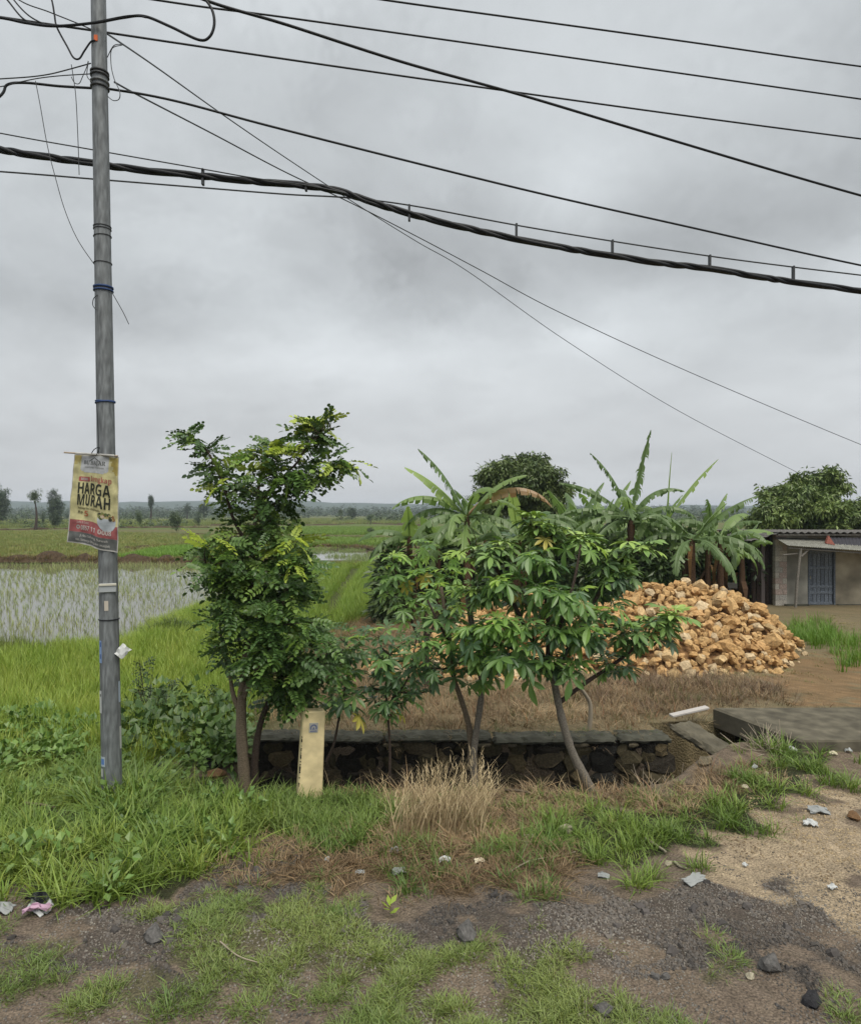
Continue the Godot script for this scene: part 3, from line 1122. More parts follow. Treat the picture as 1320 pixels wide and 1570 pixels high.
func far_tree(called: String, label: String, cat: String, px: float, py_top: float, px_wide: float, d: float, trunk_px: float, n: int, ca: Color, cb: Color, group := "") -> void:
	var x := (px - CX) / F * d
	var base := at(x, d)
	var top := EYE - (py_top - CY) / F * d - base.y
	var r := px_wide * 0.32 / F * d
	var o := thing(called, label, cat, base, group)
	var th := trunk_px / F * d
	if th > 0.0:
		part(o, "trunk", tube_mesh([Vector3(0, -0.2, 0), Vector3(0.03 * top, top * 0.35, 0), Vector3(-0.02 * top, maxf(th, top * 0.75), 0)], 0.035 * top + 0.06, 0.05, 5, 3).mesh(), M.bark_dark)
	var blobs := []
	var mid := (th + top) * 0.5
	var ry := (top - th) * 0.5
	for i in 5:
		blobs.append([Vector3(rnd(-0.55, 0.55) * r, mid + rnd(-0.35, 0.5) * ry, rnd(-0.5, 0.5) * r), Vector3(r * rnd(0.45, 0.7), ry * rnd(0.45, 0.6), r * 0.6)])
	crown(o, blobs, M.sprays, n, ca, cb, r * 0.22 + 0.1, r * 0.38 + 0.15, 0.04)

func make_far() -> void:
	M.sprays = []
	for k in 3:
		M.sprays.append(spray(26, 0.75, 0.55, 0.2, 0.4))
	var dk := Color(0.035, 0.062, 0.028)
	var md := Color(0.06, 0.10, 0.04)
	var lt := Color(0.10, 0.15, 0.05)
	var gr := "trees on the plain"
	far_tree("tree", "dark round tree at the left edge of the far fields", "tree", 2, 741, 52, 150, 0, 260, dk, md, gr)
	far_tree("tree", "dark dome shaped tree just left of the banner", "tree", 86, 744, 38, 170, 6, 240, dk, md, gr)
	far_tree("tree", "thin bare tree with a sparse crown left of the dark dome shaped tree", "tree", 55, 747, 34, 120, 40, 50, md, lt, gr)
	far_tree("tree", "lone tall narrow tree right of the banner", "tree", 231, 752, 18, 230, 10, 160, dk, md, gr)
	far_tree("tree", "broad dim tree on the plain just left of the slim tree", "tree", 313, 765, 30, 260, 3, 160, dk, md, gr)
	far_tree("tree", "low grey green tree between the narrow tree and the broad dim tree", "tree", 287, 768, 18, 300, 3, 110, dk, md, gr)
	far_tree("tree", "rounded dark tree against the blue hills right of the slim tree", "tree", 540, 776, 30, 260, 3, 160, dk, md, gr)
	far_tree("tree", "small tree standing right of the rounded dark tree", "tree", 568, 789, 14, 170, 6, 70, md, lt, gr)
	far_tree("tree", "slender tree partly behind the slim tree's right branches", "tree", 523, 780, 12, 220, 6, 70, md, lt, gr)
	var sh := "bushes among the far fields"
	far_tree("bush", "bushy shrub in the fields right of the narrow tree", "bush", 268, 780, 28, 105, 0, 150, md, lt, sh)
	far_tree("bush", "light green upright bush just right of the banner", "bush", 213, 778, 14, 110, 0, 90, md, lt, sh)
	far_tree("bush", "low dark bush left of the banner", "bush", 84, 781, 24, 115, 0, 100, dk, md, sh)
	far_tree("bush", "small upright bush below the thin bare tree", "bush", 67, 775, 8, 120, 0, 50, dk, md, sh)
	far_tree("bush", "small bush near the slim tree's left side", "bush", 303, 783, 14, 140, 0, 70, dk, md, sh)
	far_tree("bush", "lone shrub on the straight bank beyond the paddy strip", "bush", 569, 808, 16, 95, 0, 80, md, lt, sh)
	# the mass of shrubs, banana and tree tops between the fields and the hills
	var line := thing("distant_trees", "hazy line of trees and bushes along the far edge of the fields", "trees", Vector3.ZERO, "", "stuff")
	var xf := [[], [], []]
	var co := [[], [], []]
	for row in [[150.0, 1.6, 2.2, 0.45, 800], [230.0, 2.2, 3.0, 0.42, 1200], [340.0, 2.8, 4.4, 0.52, 1400], [520.0, 4.0, 8.0, 0.75, 1900], [760.0, 6.5, 12.5, 0.95, 2000]]:
		for i in row[4]:
			var d: float = row[0] * rnd(0.88, 1.12)
			var x := rnd(-0.75, 0.75) * d
			if row[0] < 200.0 and x > -0.32 * d:
				continue
			var dens := na.get_noise_2d(x * 0.04 * 300.0 / row[0], row[0])
			if dens < 0.35 - row[3]:
				continue
			var hgt: float = row[2] * (0.55 + 0.45 * (dens + 1.0) * 0.5) * rnd(0.3, 1.0)
			var k := rng.randi() % 3
			var s: float = row[1] * rnd(0.5, 1.0)
			xf[k].append(Transform3D(Basis(Vector3.UP, rnd(0, TAU)).scaled(Vector3(s, s * 0.8, s)), Vector3(x, -0.7 + hgt * rnd(0.2, 1.0), -d)))
			co[k].append(dk.lerp(lt if row[0] < 300.0 else md, rng.randf()))
	for k in 3:
		many(line, "foliage", M.sprays[k], M.foliage, xf[k], co[k])
	var mb := MB.new()
	var prev := []
	for i in 90:
		var x := -1700.0 + i * 38.0
		var d := 1500.0 + 120.0 * na.get_noise_2d(i * 0.13, 4.0)
		var h := 24.0 + 9.0 * nf.get_noise_2d(i * 0.09, 1.0) - 6.0 * ss(-200.0, 500.0, x) + 3.0 * na.get_noise_2d(i * 0.9, 8.0)
		var row := [mb.add(Vector3(x, -4, -d + 250), Vector3(0, 0.95, 0.3)), mb.add(Vector3(x, h * 0.7, -d + 90), Vector3(0, 0.9, 0.4)), mb.add(Vector3(x, h, -d), Vector3.UP), mb.add(Vector3(x, -4, -d - 300), Vector3(0, 0.9, -0.4))]
		if i:
			for k in 3:
				mb.face(prev[k], row[k], row[k + 1])
				mb.face(prev[k], row[k + 1], prev[k + 1])
		prev = row
	var hl := part(self, "hills", mb.mesh(), M.hill)
	tag(hl, "low blue hazy hills along the horizon", "hills", "", "structure")


# ---------------------------------------------------------------- ditch wall, slabs
func make_wall() -> void:
	var o := thing("retaining_wall", "mossy dark rubble stone wall with a concrete cap along the ditch", "wall", Vector3(0.4, -0.85, -7.8))
	var off := -o.position
	var core := MB.new()
	var x0 := -2.0
	var x1 := 2.76
	var d0 := 7.72
	# the mortar body, uneven in front
	var cols := 60
	var rows := 10
	var id := []
	for j in rows + 1:
		for i in cols + 1:
			var x := lerpf(x0, x1, float(i) / cols)
			var y := lerpf(-1.0, -0.075, float(j) / rows)
			var d := d0 + 0.05 + 0.035 * na.get_noise_2d(x * 3.0, y * 3.0) + 0.02 * na.get_noise_2d(x * 9.0, y * 9.0)
			id.append(core.add(Vector3(x, y, -d) + off, Vector3(0.2 * na.get_noise_2d(x * 5.0, y * 5.0), 0.2 * na.get_noise_2d(x * 5.0 + 9.0, y * 5.0), 1).normalized()))
	for j in rows:
		for i in cols:
			var a: int = id[j * (cols + 1) + i]
			core.face(a, a + 1, a + cols + 2)
			core.face(a, a + cols + 2, a + cols + 1)
	core.box(Vector3((x0 + x1) * 0.5, -0.54, -d0 - 0.2) + off, Vector3(x1 - x0 - 0.01, 0.92, 0.18))
	part(o, "mortar", core.mesh(), M.mortar)
	# the cap in cast lengths
	var cx := x0 - 0.02
	while cx < x1 - 0.05:
		var l := minf(rnd(0.9, 1.5), x1 + 0.03 - cx)
		var mb := MB.new()
		var b := Basis(Vector3.UP, rnd(-0.012, 0.012)) * Basis(Vector3.BACK, rnd(-0.01, 0.01))
		mb.rough_box(Vector3(cx + l * 0.5, -0.04 + rnd(-0.012, 0.008), -d0 - 0.125 + rnd(-0.012, 0.012)) + off, Vector3(l - 0.006, 0.08, 0.31), b, 0.022, na, 0.045)
		part(o, "cap_slab", mb.mesh(), M.cap)
		cx += l
	var shapes := []
	for k in 8:
		shapes.append(rock(100 + k, 8, 0.1).mesh())
	var y := -0.92
	while y < -0.1:
		var x := x0 + rnd(0.0, 0.1)
		var hh := rnd(0.15, 0.23)
		while x < x1 - 0.05:
			var w := rnd(0.1, 0.4)
			if rng.randf() < 0.8:
				var s := Vector3(w * 1.15, hh * rnd(1.0, 1.3), 0.2)
				var b := Basis(Vector3.BACK, rnd(-0.35, 0.35)) * Basis.from_scale(s) * Basis(Vector3(rnd(-1, 1), rnd(-1, 1), rnd(-1, 1)).normalized(), rnd(0, 0.7))
				var yy := minf(y + hh * 0.5 + rnd(-0.03, 0.03), -0.16)
				part(o, "stone", shapes[rng.randi() % 8], M.wall_stone[rng.randi() % 5], Transform3D(b, Vector3(minf(x + w * 0.5, x1 - 0.1), yy, -d0 - 0.085 - rnd(-0.02, 0.035)) + off))
			x += w
		y += hh * 0.95
	# a few pale mortar lumps left under the cap
	for q in [[-1.25, 0.16], [-0.45, 0.22], [0.62, 0.2], [0.95, 0.12], [1.75, 0.2], [2.35, 0.14]]:
		var b := Basis.from_scale(Vector3(q[1], 0.05, 0.06))
		part(o, "stone", shapes[3], M.stone_pale_dull, Transform3D(b, Vector3(q[0], -0.1, -d0 - 0.005) + off))
	var s := thing("culvert_slab", "large flat concrete slab bridging the ditch to the yard", "concrete slab", Vector3(5.4, 0.0, -7.85))
	var mb2 := MB.new()
	var q4 := [Vector3(4.02, 0, -7.24), Vector3(7.6, 0, -7.3), Vector3(7.6, 0, -8.5), Vector3(3.58, 0, -8.46)]
	slab(mb2, q4, 0.12, 0.24, s.position)
	part(s, "slab", mb2.mesh(), M.slab)
	var wl := MB.new()
	wl.box(Vector3(5.7, -0.53, -8.36) - s.position, Vector3(3.7, 0.8, 0.16))
	wl.box(Vector3(5.8, -0.53, -7.42) - s.position, Vector3(3.2, 0.8, 0.16))
	part(s, "footing", wl.mesh(), M.mortar)
	var t := thing("tilted_slab", "narrow concrete slab leaning from the wall end down into the ditch", "concrete slab", Vector3(3.25, -0.2, -7.6))
	var mb3 := MB.new()
	var a := P(1046, 1108, 8.12); var e := P(1138, 1164, 7.38)
	var dir := e - a
	var bs := basis_to(dir)
	mb3.rough_box((a + e) * 0.5 - t.position - bs.y * 0.05, Vector3(dir.length() + 0.1, 0.1, 0.36), bs, 0.02, na, 0.045)
	part(t, "slab", mb3.mesh(), M.slab)

func slab(mb: MB, q: Array, top: float, thick: float, off: Vector3) -> void:
	var b := 0.02
	var c := Vector3.ZERO
	for p in q: c += p * 0.25
	for k in 4:
		var p0: Vector3 = q[k]; var p1: Vector3 = q[(k + 1) % 4]
		var i0 := p0.lerp(c, b); var i1 := p1.lerp(c, b)
		var up := Vector3(0, top, 0) - off
		var dn := Vector3(0, top - 0.02, 0) - off
		var lo := Vector3(0, top - thick, 0) - off
		mb.quad(i0 + up, i1 + up, p1 + dn, p0 + dn)
		mb.quad(p0 + dn, p1 + dn, p1 + lo, p0 + lo)
	var n := 10
	for i in n:
		for j in n:
			var f := func(u: float, v: float) -> Vector3:
				var x: Vector3 = (q[0] as Vector3).lerp(c, b).lerp((q[1] as Vector3).lerp(c, b), u)
				var y: Vector3 = (q[3] as Vector3).lerp(c, b).lerp((q[2] as Vector3).lerp(c, b), u)
				return x.lerp(y, v) + Vector3(0, top, 0) - off
			var u0 := float(i) / n; var u1 := float(i + 1) / n; var v0 := float(j) / n; var v1 := float(j + 1) / n
			mb.quad(f.call(u0, v0), f.call(u1, v0), f.call(u1, v1), f.call(u0, v1))
	mb.quad(q[0] + Vector3(0, top - thick, 0) - off, q[1] + Vector3(0, top - thick, 0) - off, q[2] + Vector3(0, top - thick, 0) - off, q[3] + Vector3(0, top - thick, 0) - off)


# ---------------------------------------------------------------- the shed at the back of the yard
func corrugated(mb: MB, a: Vector3, b: Vector3, c: Vector3, e: Vector3, pitch: float, amp: float, thick := 0.012) -> void:
	# sheet whose waves run from edge a-b (front) to edge e-c (back)
	var n := int((b - a).length() / pitch) * 6
	var nm := (b - a).cross(e - a).normalized()
	if nm.y < 0: nm = -nm
	var rows := []
	for i in n + 1:
		var u := float(i) / n
		var ph := u * n / 6.0 * TAU
		var o := nm * amp * sin(ph)
		var t := ((b - a).normalized() * cos(ph) * -amp * TAU / pitch + nm).normalized()
		var p := a.lerp(b, u) + o
		var q := e.lerp(c, u) + o
		rows.append([mb.add(p, t), mb.add(q, t), mb.add(p - nm * thick, -t), mb.add(q - nm * thick, -t), p])
	var fr := (a - e).normalized()
	for i in n:
		var r: Array = rows[i]; var s: Array = rows[i + 1]
		mb.face(r[0], s[0], s[1]); mb.face(r[0], s[1], r[1])
		mb.face(r[2], s[2], s[3]); mb.face(r[2], s[3], r[3])
		mb.flat([r[4], s[4], s[4] - nm * thick, r[4] - nm * thick], fr)

func make_shed() -> void:
	var D := 22.9
	var g := -0.62
	var coarse: Texture2D = M.cap.albedo_texture
	var bump: Texture2D = M.cap.heightmap_texture
	var soft := noise_tex(0.008, 0.6, 1.0, 256, FastNoiseLite.TYPE_SIMPLEX_SMOOTH, 52, 6)
	var plaster := mat(lin(0.46, 0.41, 0.31), 0.9, soft, 0.35)
	var plaster2 := mat(lin(0.46, 0.45, 0.40), 0.9, soft, 0.35)
	var paint := mat(lin(0.26, 0.30, 0.36), 0.7, coarse, 1.5, bump, 0.3)
	var paint2 := mat(lin(0.20, 0.235, 0.29), 0.7, coarse, 1.5, bump, 0.3)
	var wood := mat(lin(0.30, 0.28, 0.25), 0.9, coarse, 2.0)
	var dark := mat(lin(0.05, 0.035, 0.028), 0.9, coarse, 1.0)
	var sheet_m := mat(lin(0.34, 0.34, 0.30), 0.7, coarse, 0.6)
	var roof_m := mat(lin(0.20, 0.19, 0.18), 0.8, coarse, 0.6)
	var o := thing("shed", "low cream plastered shed with a blue door and corrugated roof", "shed", Vector3(14.5, g, -D))
	var X := func(px: float, d: float) -> float: return (px - CX) / F * d
	var off := -o.position
	var xl: float = X.call(1187.0, D)
	var xr := 20.5
	# walls with a doorway
	var wl := MB.new()
	var dx0: float = X.call(1238.0, D); var dx1: float = X.call(1280.0, D)
	var top := 1.84
	var dtop := 1.36
	var seg := func(mb: MB, x0: float, x1: float, y0: float, y1: float, d0: float, d1: float) -> void:
		mb.box(Vector3((x0 + x1) * 0.5, (y0 + y1) * 0.5, -(d0 + d1) * 0.5) + off, Vector3(x1 - x0, y1 - y0, d1 - d0), Basis(), 0.01)
	seg.call(wl, dx1, xr, g - 0.1, top, D, D + 0.15)
	seg.call(wl, dx0 - 0.002, dx1 + 0.002, dtop, top, D + 0.002, D + 0.148)
	seg.call(wl, xl + 0.15, xr, g - 0.1, top - 0.02, D + 4.4, D + 4.55)
	part(o, "wall", wl.mesh(), plaster)
	var wl2 := MB.new()
	seg.call(wl2, xl + 0.40, dx0, g - 0.1, top, D, D + 0.15)
	part(o, "wall", wl2.mesh(), plaster2)
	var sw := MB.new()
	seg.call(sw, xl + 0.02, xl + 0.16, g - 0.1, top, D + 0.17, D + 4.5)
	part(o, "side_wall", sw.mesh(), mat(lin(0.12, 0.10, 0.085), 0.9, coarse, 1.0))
	var lowst := MB.new()
	seg.call(lowst, xl + 0.3, dx0 - 0.02, g - 0.1, g + 0.07, D - 0.14, D - 0.01)
	seg.call(lowst, dx1 + 0.02, xr, g - 0.1, g + 0.06, D - 0.14, D - 0.01)
	part(o, "plinth", lowst.mesh(), M.cap)
	# the end pier of painted blocks
	var bm := [mat(lin(0.70, 0.66, 0.60), 0.9, coarse, 2.0), mat(lin(0.62, 0.50, 0.45), 0.9, coarse, 2.0), mat(lin(0.58, 0.56, 0.52), 0.9, coarse, 2.0)]
	var y := g
	var r := 0
	while y < top - 0.1:
		var hh := minf(0.19, top - y)
		var cut := xl + (0.26 if r % 2 == 0 else 0.14)
		for e in [[xl, cut], [cut, xl + 0.41]]:
			var mb := MB.new()
			mb.box(Vector3((e[0] + e[1]) * 0.5, y + hh * 0.5, -D - 0.06 + rnd(-0.006, 0.006)) + off, Vector3(e[1] - e[0] - 0.014, hh - 0.014, 0.2), Basis(), 0.008)
			part(o, "block", mb.mesh(), bm[rng.randi() % 3])
		y += hh
		r += 1
	var jm := MB.new()
	seg.call(jm, xl + 0.012, xl + 0.398, g, top, D - 0.028, D + 0.16)
	part(o, "joint_mortar", jm.mesh(), mat(lin(0.3, 0.28, 0.25), 0.95))
	# door: frame, stiles, boards
	var door := Node3D.new()
	door.name = "door"
	o.add_child(door, true)
	var fr := MB.new()
	seg.call(fr, dx0 + 0.003, dx0 + 0.06, g, dtop - 0.002, D - 0.02, D + 0.12)
	seg.call(fr, dx1 - 0.06, dx1 - 0.003, g, dtop - 0.002, D - 0.02, D + 0.12)
	seg.call(fr, dx0 + 0.06, dx1 - 0.06, dtop - 0.06, dtop - 0.002, D - 0.02, D + 0.12)
	part(door, "frame", fr.mesh(), paint2)
	var bx := dx0 + 0.065
	var nb := 6
	var bw := (dx1 - dx0 - 0.13) / nb
	for k in nb:
		var mb := MB.new()
		seg.call(mb, bx + 0.006, bx + bw - 0.006, g + 0.04, dtop - 0.065, D + 0.06, D + 0.09)
		part(door, "board", mb.mesh(), paint if k % 3 else paint2)
		bx += bw
	for yy in [g + 0.08, g + 0.45, g + 0.66, g + 1.3, dtop - 0.14]:
		var mb := MB.new()
		seg.call(mb, dx0 + 0.066, dx1 - 0.066, yy - 0.05, yy + 0.05, D + 0.035, D + 0.058)
		part(door, "rail", mb.mesh(), paint)
	var kn := MB.new()
	seg.call(kn, dx0 + 0.075, dx0 + 0.115, g + 0.92, g + 1.02, D + 0.005, D + 0.034)
	part(door, "handle", kn.mesh(), M.stone_pale)
	# roofs
	var rf := MB.new()
	corrugated(rf, Vector3(xl - 0.1, 1.92, -D + 0.45) + off, Vector3(xr, 1.90, -D + 0.45) + off, Vector3(xr, 1.84, -D - 4.7) + off, Vector3(xl - 0.1, 1.86, -D - 4.7) + off, 0.235, 0.028)
	part(o, "roof", rf.mesh(), roof_m)
	var fa := MB.new()
	seg.call(fa, xl - 0.08, xr, 1.80, 1.862, D - 0.38, D - 0.33)
	part(o, "fascia", fa.mesh(), wood)
	var aw := MB.new()
	corrugated(aw, P(1207, 836, 21.8) + off, P(1420, 851, 21.8) + off, P(1405, 829, D - 0.03) + off, P(1187, 824, D - 0.03) + off, 0.075, 0.01, 0.008)
	part(o, "awning", aw.mesh(), sheet_m)
	var ab := MB.new()
	ab.tube(PackedVector3Array([P(1208, 840, 21.9) + off, P(1420, 855, 21.9) + off]), PackedFloat32Array([0.03, 0.03]), 5)
	part(o, "awning_beam", ab.mesh(), wood)
	# left lean-to
	var lt := MB.new()
	corrugated(lt, Vector3(xl - 0.95, 1.62, -D + 0.3) + off, Vector3(xl - 0.08, 1.9, -D + 0.38) + off, Vector3(xl - 0.08, 1.86, -D - 2.6) + off, Vector3(xl - 0.95, 1.6, -D - 2.6) + off, 0.235, 0.02)
	part(o, "lean_to_roof", lt.mesh(), roof_m)
	var px := xl - 0.62
	var k2 := 0
	while px < xl - 0.03:
		var w := rnd(0.13, 0.17)
		var mb := MB.new()
		seg.call(mb, px, px + w - 0.012, g - 0.1, 1.64 + 0.3 * (px - xl + 0.62), D + 0.3 + rnd(-0.01, 0.01), D + 0.33)
		part(o, "plank", mb.mesh(), dark if k2 != 2 else mat(lin(0.14, 0.12, 0.12), 0.7))
		px += w
		k2 += 1
	var sp := MB.new()
	seg.call(sp, xl - 0.64, xl - 0.62, g - 0.1, 1.6, D + 0.34, D + 2.4)
	part(o, "side_panel", sp.mesh(), dark)
	# post and brace under the awning
	part(o, "post", tube_mesh([P(1219, 931, 21.95) + off, P(1222, 885, 21.93) + off, P(1227, 840, 21.9) + off], 0.045, 0.05, 6, 2).mesh(), wood)
	part(o, "brace", tube_mesh([P(1228, 853, 21.93) + off, P(1241, 841, 21.93) + off], 0.04, 0.035, 5, 1).mesh(), wood)
	part(o, "rail", tube_mesh([P(1200, 851, 21.96) + off, P(1229, 848, 21.96) + off], 0.025, 0.025, 5, 1).mesh(), wood)
	# dark ridge sheet with a red brick end above the awning
	var tp := MB.new()
	corrugated(tp, P(1276, 838, 22.2) + off, P(1420, 842, 22.2) + off, P(1420, 825, 22.55) + off, P(1272, 824, 22.55) + off, 0.12, 0.012)
	part(o, "upper_sheet", tp.mesh(), mat(lin(0.045, 0.045, 0.055), 0.8))
	var rb := MB.new()
	var a := P(1266, 833, 22.25) + off; var b := P(1280, 836, 22.15) + off; var c := P(1270, 821, 22.4) + off
	for z in [0.0, 0.1]:
		rb.tri(a - Vector3(0, 0, z), b - Vector3(0, 0, z), c - Vector3(0, 0, z))
	rb.quad(a, b, b - Vector3(0, 0, 0.1), a - Vector3(0, 0, 0.1))
	rb.quad(b, c, c - Vector3(0, 0, 0.1), b - Vector3(0, 0, 0.1))
	rb.quad(c, a, a - Vector3(0, 0, 0.1), c - Vector3(0, 0, 0.1))
	part(o, "gable_end", rb.mesh(), mat(lin(0.33, 0.12, 0.09), 0.9, coarse, 2.0))


# ---------------------------------------------------------------- pole, banner, wires
const POLE_D := 6.42

func pole_at(py: float) -> Vector3:
	return P(lerpf(151.5, 172.5, py / 1230.0), py, POLE_D)

func pole_r(py: float) -> float:
	return lerpf(0.0675, 0.0925, clampf(py / 1230.0, -0.4, 1.1))

func ring(parent: Node3D, called: String, py: float, tall: float, m: Material, grow := 0.004, tilt := 0.0) -> void:
	var mb := MB.new()
	var c: Vector3 = pole_at(py) - parent.position
	var pts := PackedVector3Array()
	for k in 25:
		var a := TAU * k / 24.0
		pts.append(c + Vector3(cos(a), tilt * cos(a), sin(a)) * (pole_r(py) + grow))
	mb.tube(pts, taper(25, tall, tall), 5, Color.WHITE, false)
	part(parent, called, mb.mesh(), m)

func make_pole() -> void:
	var base := G(172, 1226)
	var foot := pole_at(1232)
	var o := thing("utility_pole", "tall galvanised grey steel utility pole at the left, with a banner tied on", "utility pole", Vector3(foot.x, base.y, -POLE_D))
	var off := -o.position
	var pts := PackedVector3Array()
	var rad := PackedFloat32Array()
	for i in 40:
		var py := lerpf(1300.0, -330.0, i / 39.0)
		pts.append(pole_at(py) + off)
		rad.append(pole_r(py))
	var mb := MB.new()
	mb.tube(pts, rad, 28)
	part(o, "shaft", mb.mesh(), M.steel)
	# sleeve joints of the stepped pole
	for q in [[900.0, 0.012], [345.0, 0.004]]:
		pass
	for py in [348.0, 352.0, 363.0, 404.0]:
		ring(o, "tie_wire", py, 0.005, M.wire, 0.003, 0.08 if py == 363.0 else 0.02)
	ring(o, "blue_strap", 441.0, 0.012, M.blue_tie, 0.005)
	ring(o, "blue_strap", 446.0, 0.010, M.blue_tie, 0.006)
	ring(o, "blue_strap", 617.0, 0.009, M.blue_tie, 0.004, 0.1)
	ring(o, "blue_strap", 616.0, 0.006, M.blue_tie, 0.006, -0.06)
	ring(o, "tie_wire", 949.0, 0.006, M.cable, 0.003)
	for py in [112.0, 117.0, 127.0, 135.0]:
		ring(o, "clamp", py, 0.012, M.wire if py != 127.0 else M.steel, 0.006)
	var orange := MB.new()
	orange.box(pole_at(66) + Vector3(0.002, 0, 0.069) + off, Vector3(0.035, 0.06, 0.014), Basis(), 0.004)
	part(o, "marker_tag", orange.mesh(), mat(lin(0.6, 0.14, 0.05), 0.6))
	# a steel plate strapped on below the banner
	var plate := MB.new()
	plate.box(pole_at(900) + Vector3(0.03, 0, 0.078) + off, Vector3(0.15, 0.085, 0.03), Basis(Vector3.UP, 0.4), 0.006)
	part(o, "clamp_plate", plate.mesh(), mat(lin(0.34, 0.37, 0.39), 0.55))
	plate = MB.new()
	plate.box(pole_at(895) + Vector3(0.038, 0, 0.095) + off, Vector3(0.152, 0.022, 0.012), Basis(Vector3.UP, 0.4), 0.003)
	part(o, "clamp_plate", plate.mesh(), mat(lin(0.5, 0.49, 0.42), 0.6))
	# stickers: patches curved around the shaft
	sticker(o, 927, 15, -0.25, 0.13, lin(0.46, 0.42, 0.36))
	sticker(o, 997, 34, -1.1, 0.15, lin(0.20, 0.30, 0.5))
	sticker(o, 986, 7, -1.05, 0.07, lin(0.05, 0.10, 0.28))
	sticker(o, 1004, 7, -1.05, 0.07, lin(0.08, 0.13, 0.3))
	sticker(o, 1073, 34, -1.2, 0.16, lin(0.45, 0.47, 0.48))
	for k in 4:
		sticker(o, 1063 + k * 7, 4, -1.15, 0.07, lin(0.08, 0.08, 0.09))
	sticker(o, 1060, 32, 1.1, 0.13, lin(0.33, 0.40, 0.48))
	sticker(o, 1130, 34, 1.15, 0.14, lin(0.42, 0.44, 0.42))
	sticker(o, 1163, 15, -0.95, 0.2, lin(0.36, 0.42, 0.48))
	sticker(o, 1163, 9, -0.95, 0.14, lin(0.10, 0.19, 0.42))
	sticker(o, 1180, 12, -1.1, 0.08, lin(0.5, 0.52, 0.5))
	# white rag caught on the shaft
	var rag := MB.new()
	var s := scrap(0.11, 0.13, 0.03, 4)
	rag.put(s, Transform3D(Basis(Vector3.BACK, -0.6) * Basis(Vector3.RIGHT, 1.1), Vector3.ZERO))
	var rg := part(self, "plastic_rag", rag.mesh(), M.plastic, Transform3D(Basis(), P(189, 999, POLE_D - 0.02)))
	tag(rg, "white plastic rag caught on the right side of the pole", "plastic rag")
	make_banner()

func sticker(o: Node3D, py: float, tall_px: float, mid: float, half: float, col: Color) -> void:
	var mb := MB.new()
	var n := 5
	var id := []
	M.lift = (M.lift if M.has("lift") else 0.0015) + 0.0004
	if M.lift > 0.004: M.lift = 0.0015
	for i in n + 1:
		var a := mid + (float(i) / n - 0.5) * 2.0 * half * 1.6
		var dir := Vector3(sin(a + 0.45), 0, cos(a + 0.45))
		for s in [-0.5, 0.5]:
			var y: float = py + s * tall_px
			id.append(mb.add(pole_at(y) + dir * (pole_r(y) + M.lift) - o.position, dir))
	for i in n:
		mb.face(id[i * 2], id[i * 2 + 1], id[i * 2 + 3])
		mb.face(id[i * 2], id[i * 2 + 3], id[i * 2 + 2])
	part(o, "sticker", mb.mesh(), mat(col, 0.6))

var ban_o := Vector3.ZERO

func cloth(u: float, v: float) -> Vector3:      # the hanging sheet: u across 0..1, v down 0..1
	var wide := 0.455
	var tall := 0.835
	var w := wide * (0.96 + 0.06 * v)
	var x := (u - 0.5) * w - 0.03 * v
	var y := -v * tall - 0.045 * u * v - 0.02 * u * u
	y -= 0.03 * ss(0.5, 0.75, u) * v
	var z := 0.0
	var px := x - 0.04 + 0.03 * v
	z += 0.05 * exp(-(px / 0.1) ** 2.0)
	z += 0.012 * sin(u * 9.0 + v * 3.0) * v + 0.018 * v * sin(u * 4.0 + 1.0)
	z += 0.008 * na.get_noise_2d(u * 4.0, v * 5.0)
	z += 0.03 * ss(0.86, 1.0, u) * (1.0 - v)
	z -= 0.025 * ss(0.0, 0.05, absf(u - 0.66)) * 0.0
	z += 0.014 * exp(-((u - 0.63) / 0.07) ** 2.0) * ss(0.5, 1.0, v)
	return Vector3(x, y, z)

func print_patch(o: Node3D, called: String, u0: float, u1: float, v0: float, v1: float, m: Material, lift: float, nu := 24, nv := 24, shape = null) -> void:
	var mb := MB.new()
	var id := []
	for j in nv + 1:
		for i in nu + 1:
			var u := lerpf(u0, u1, float(i) / nu)
			var v := lerpf(v0, v1, float(j) / nv)
			id.append(mb.add(cloth(u, v) + cloth_n(u, v) * lift * 1.6, cloth_n(u, v)))
	for j in nv:
		for i in nu:
			if shape != null:
				var su := (i + 0.5) / nu * 2.0 - 1.0
				var sv := (j + 0.5) / nv * 2.0 - 1.0
				if not shape.call(su, sv):
					continue
			var a: int = id[j * (nu + 1) + i]
			mb.face(a, a + 1, a + nu + 2)
			mb.face(a, a + nu + 2, a + nu + 1)
	part(o, called, mb.mesh(), m)

func cloth_n(u: float, v: float) -> Vector3:
	var a := cloth(u + 0.01, v) - cloth(u - 0.01, v)
	var b := cloth(u, v + 0.01) - cloth(u, v - 0.01)
	var n := b.cross(a).normalized()
	return n if n.z > 0 else -n

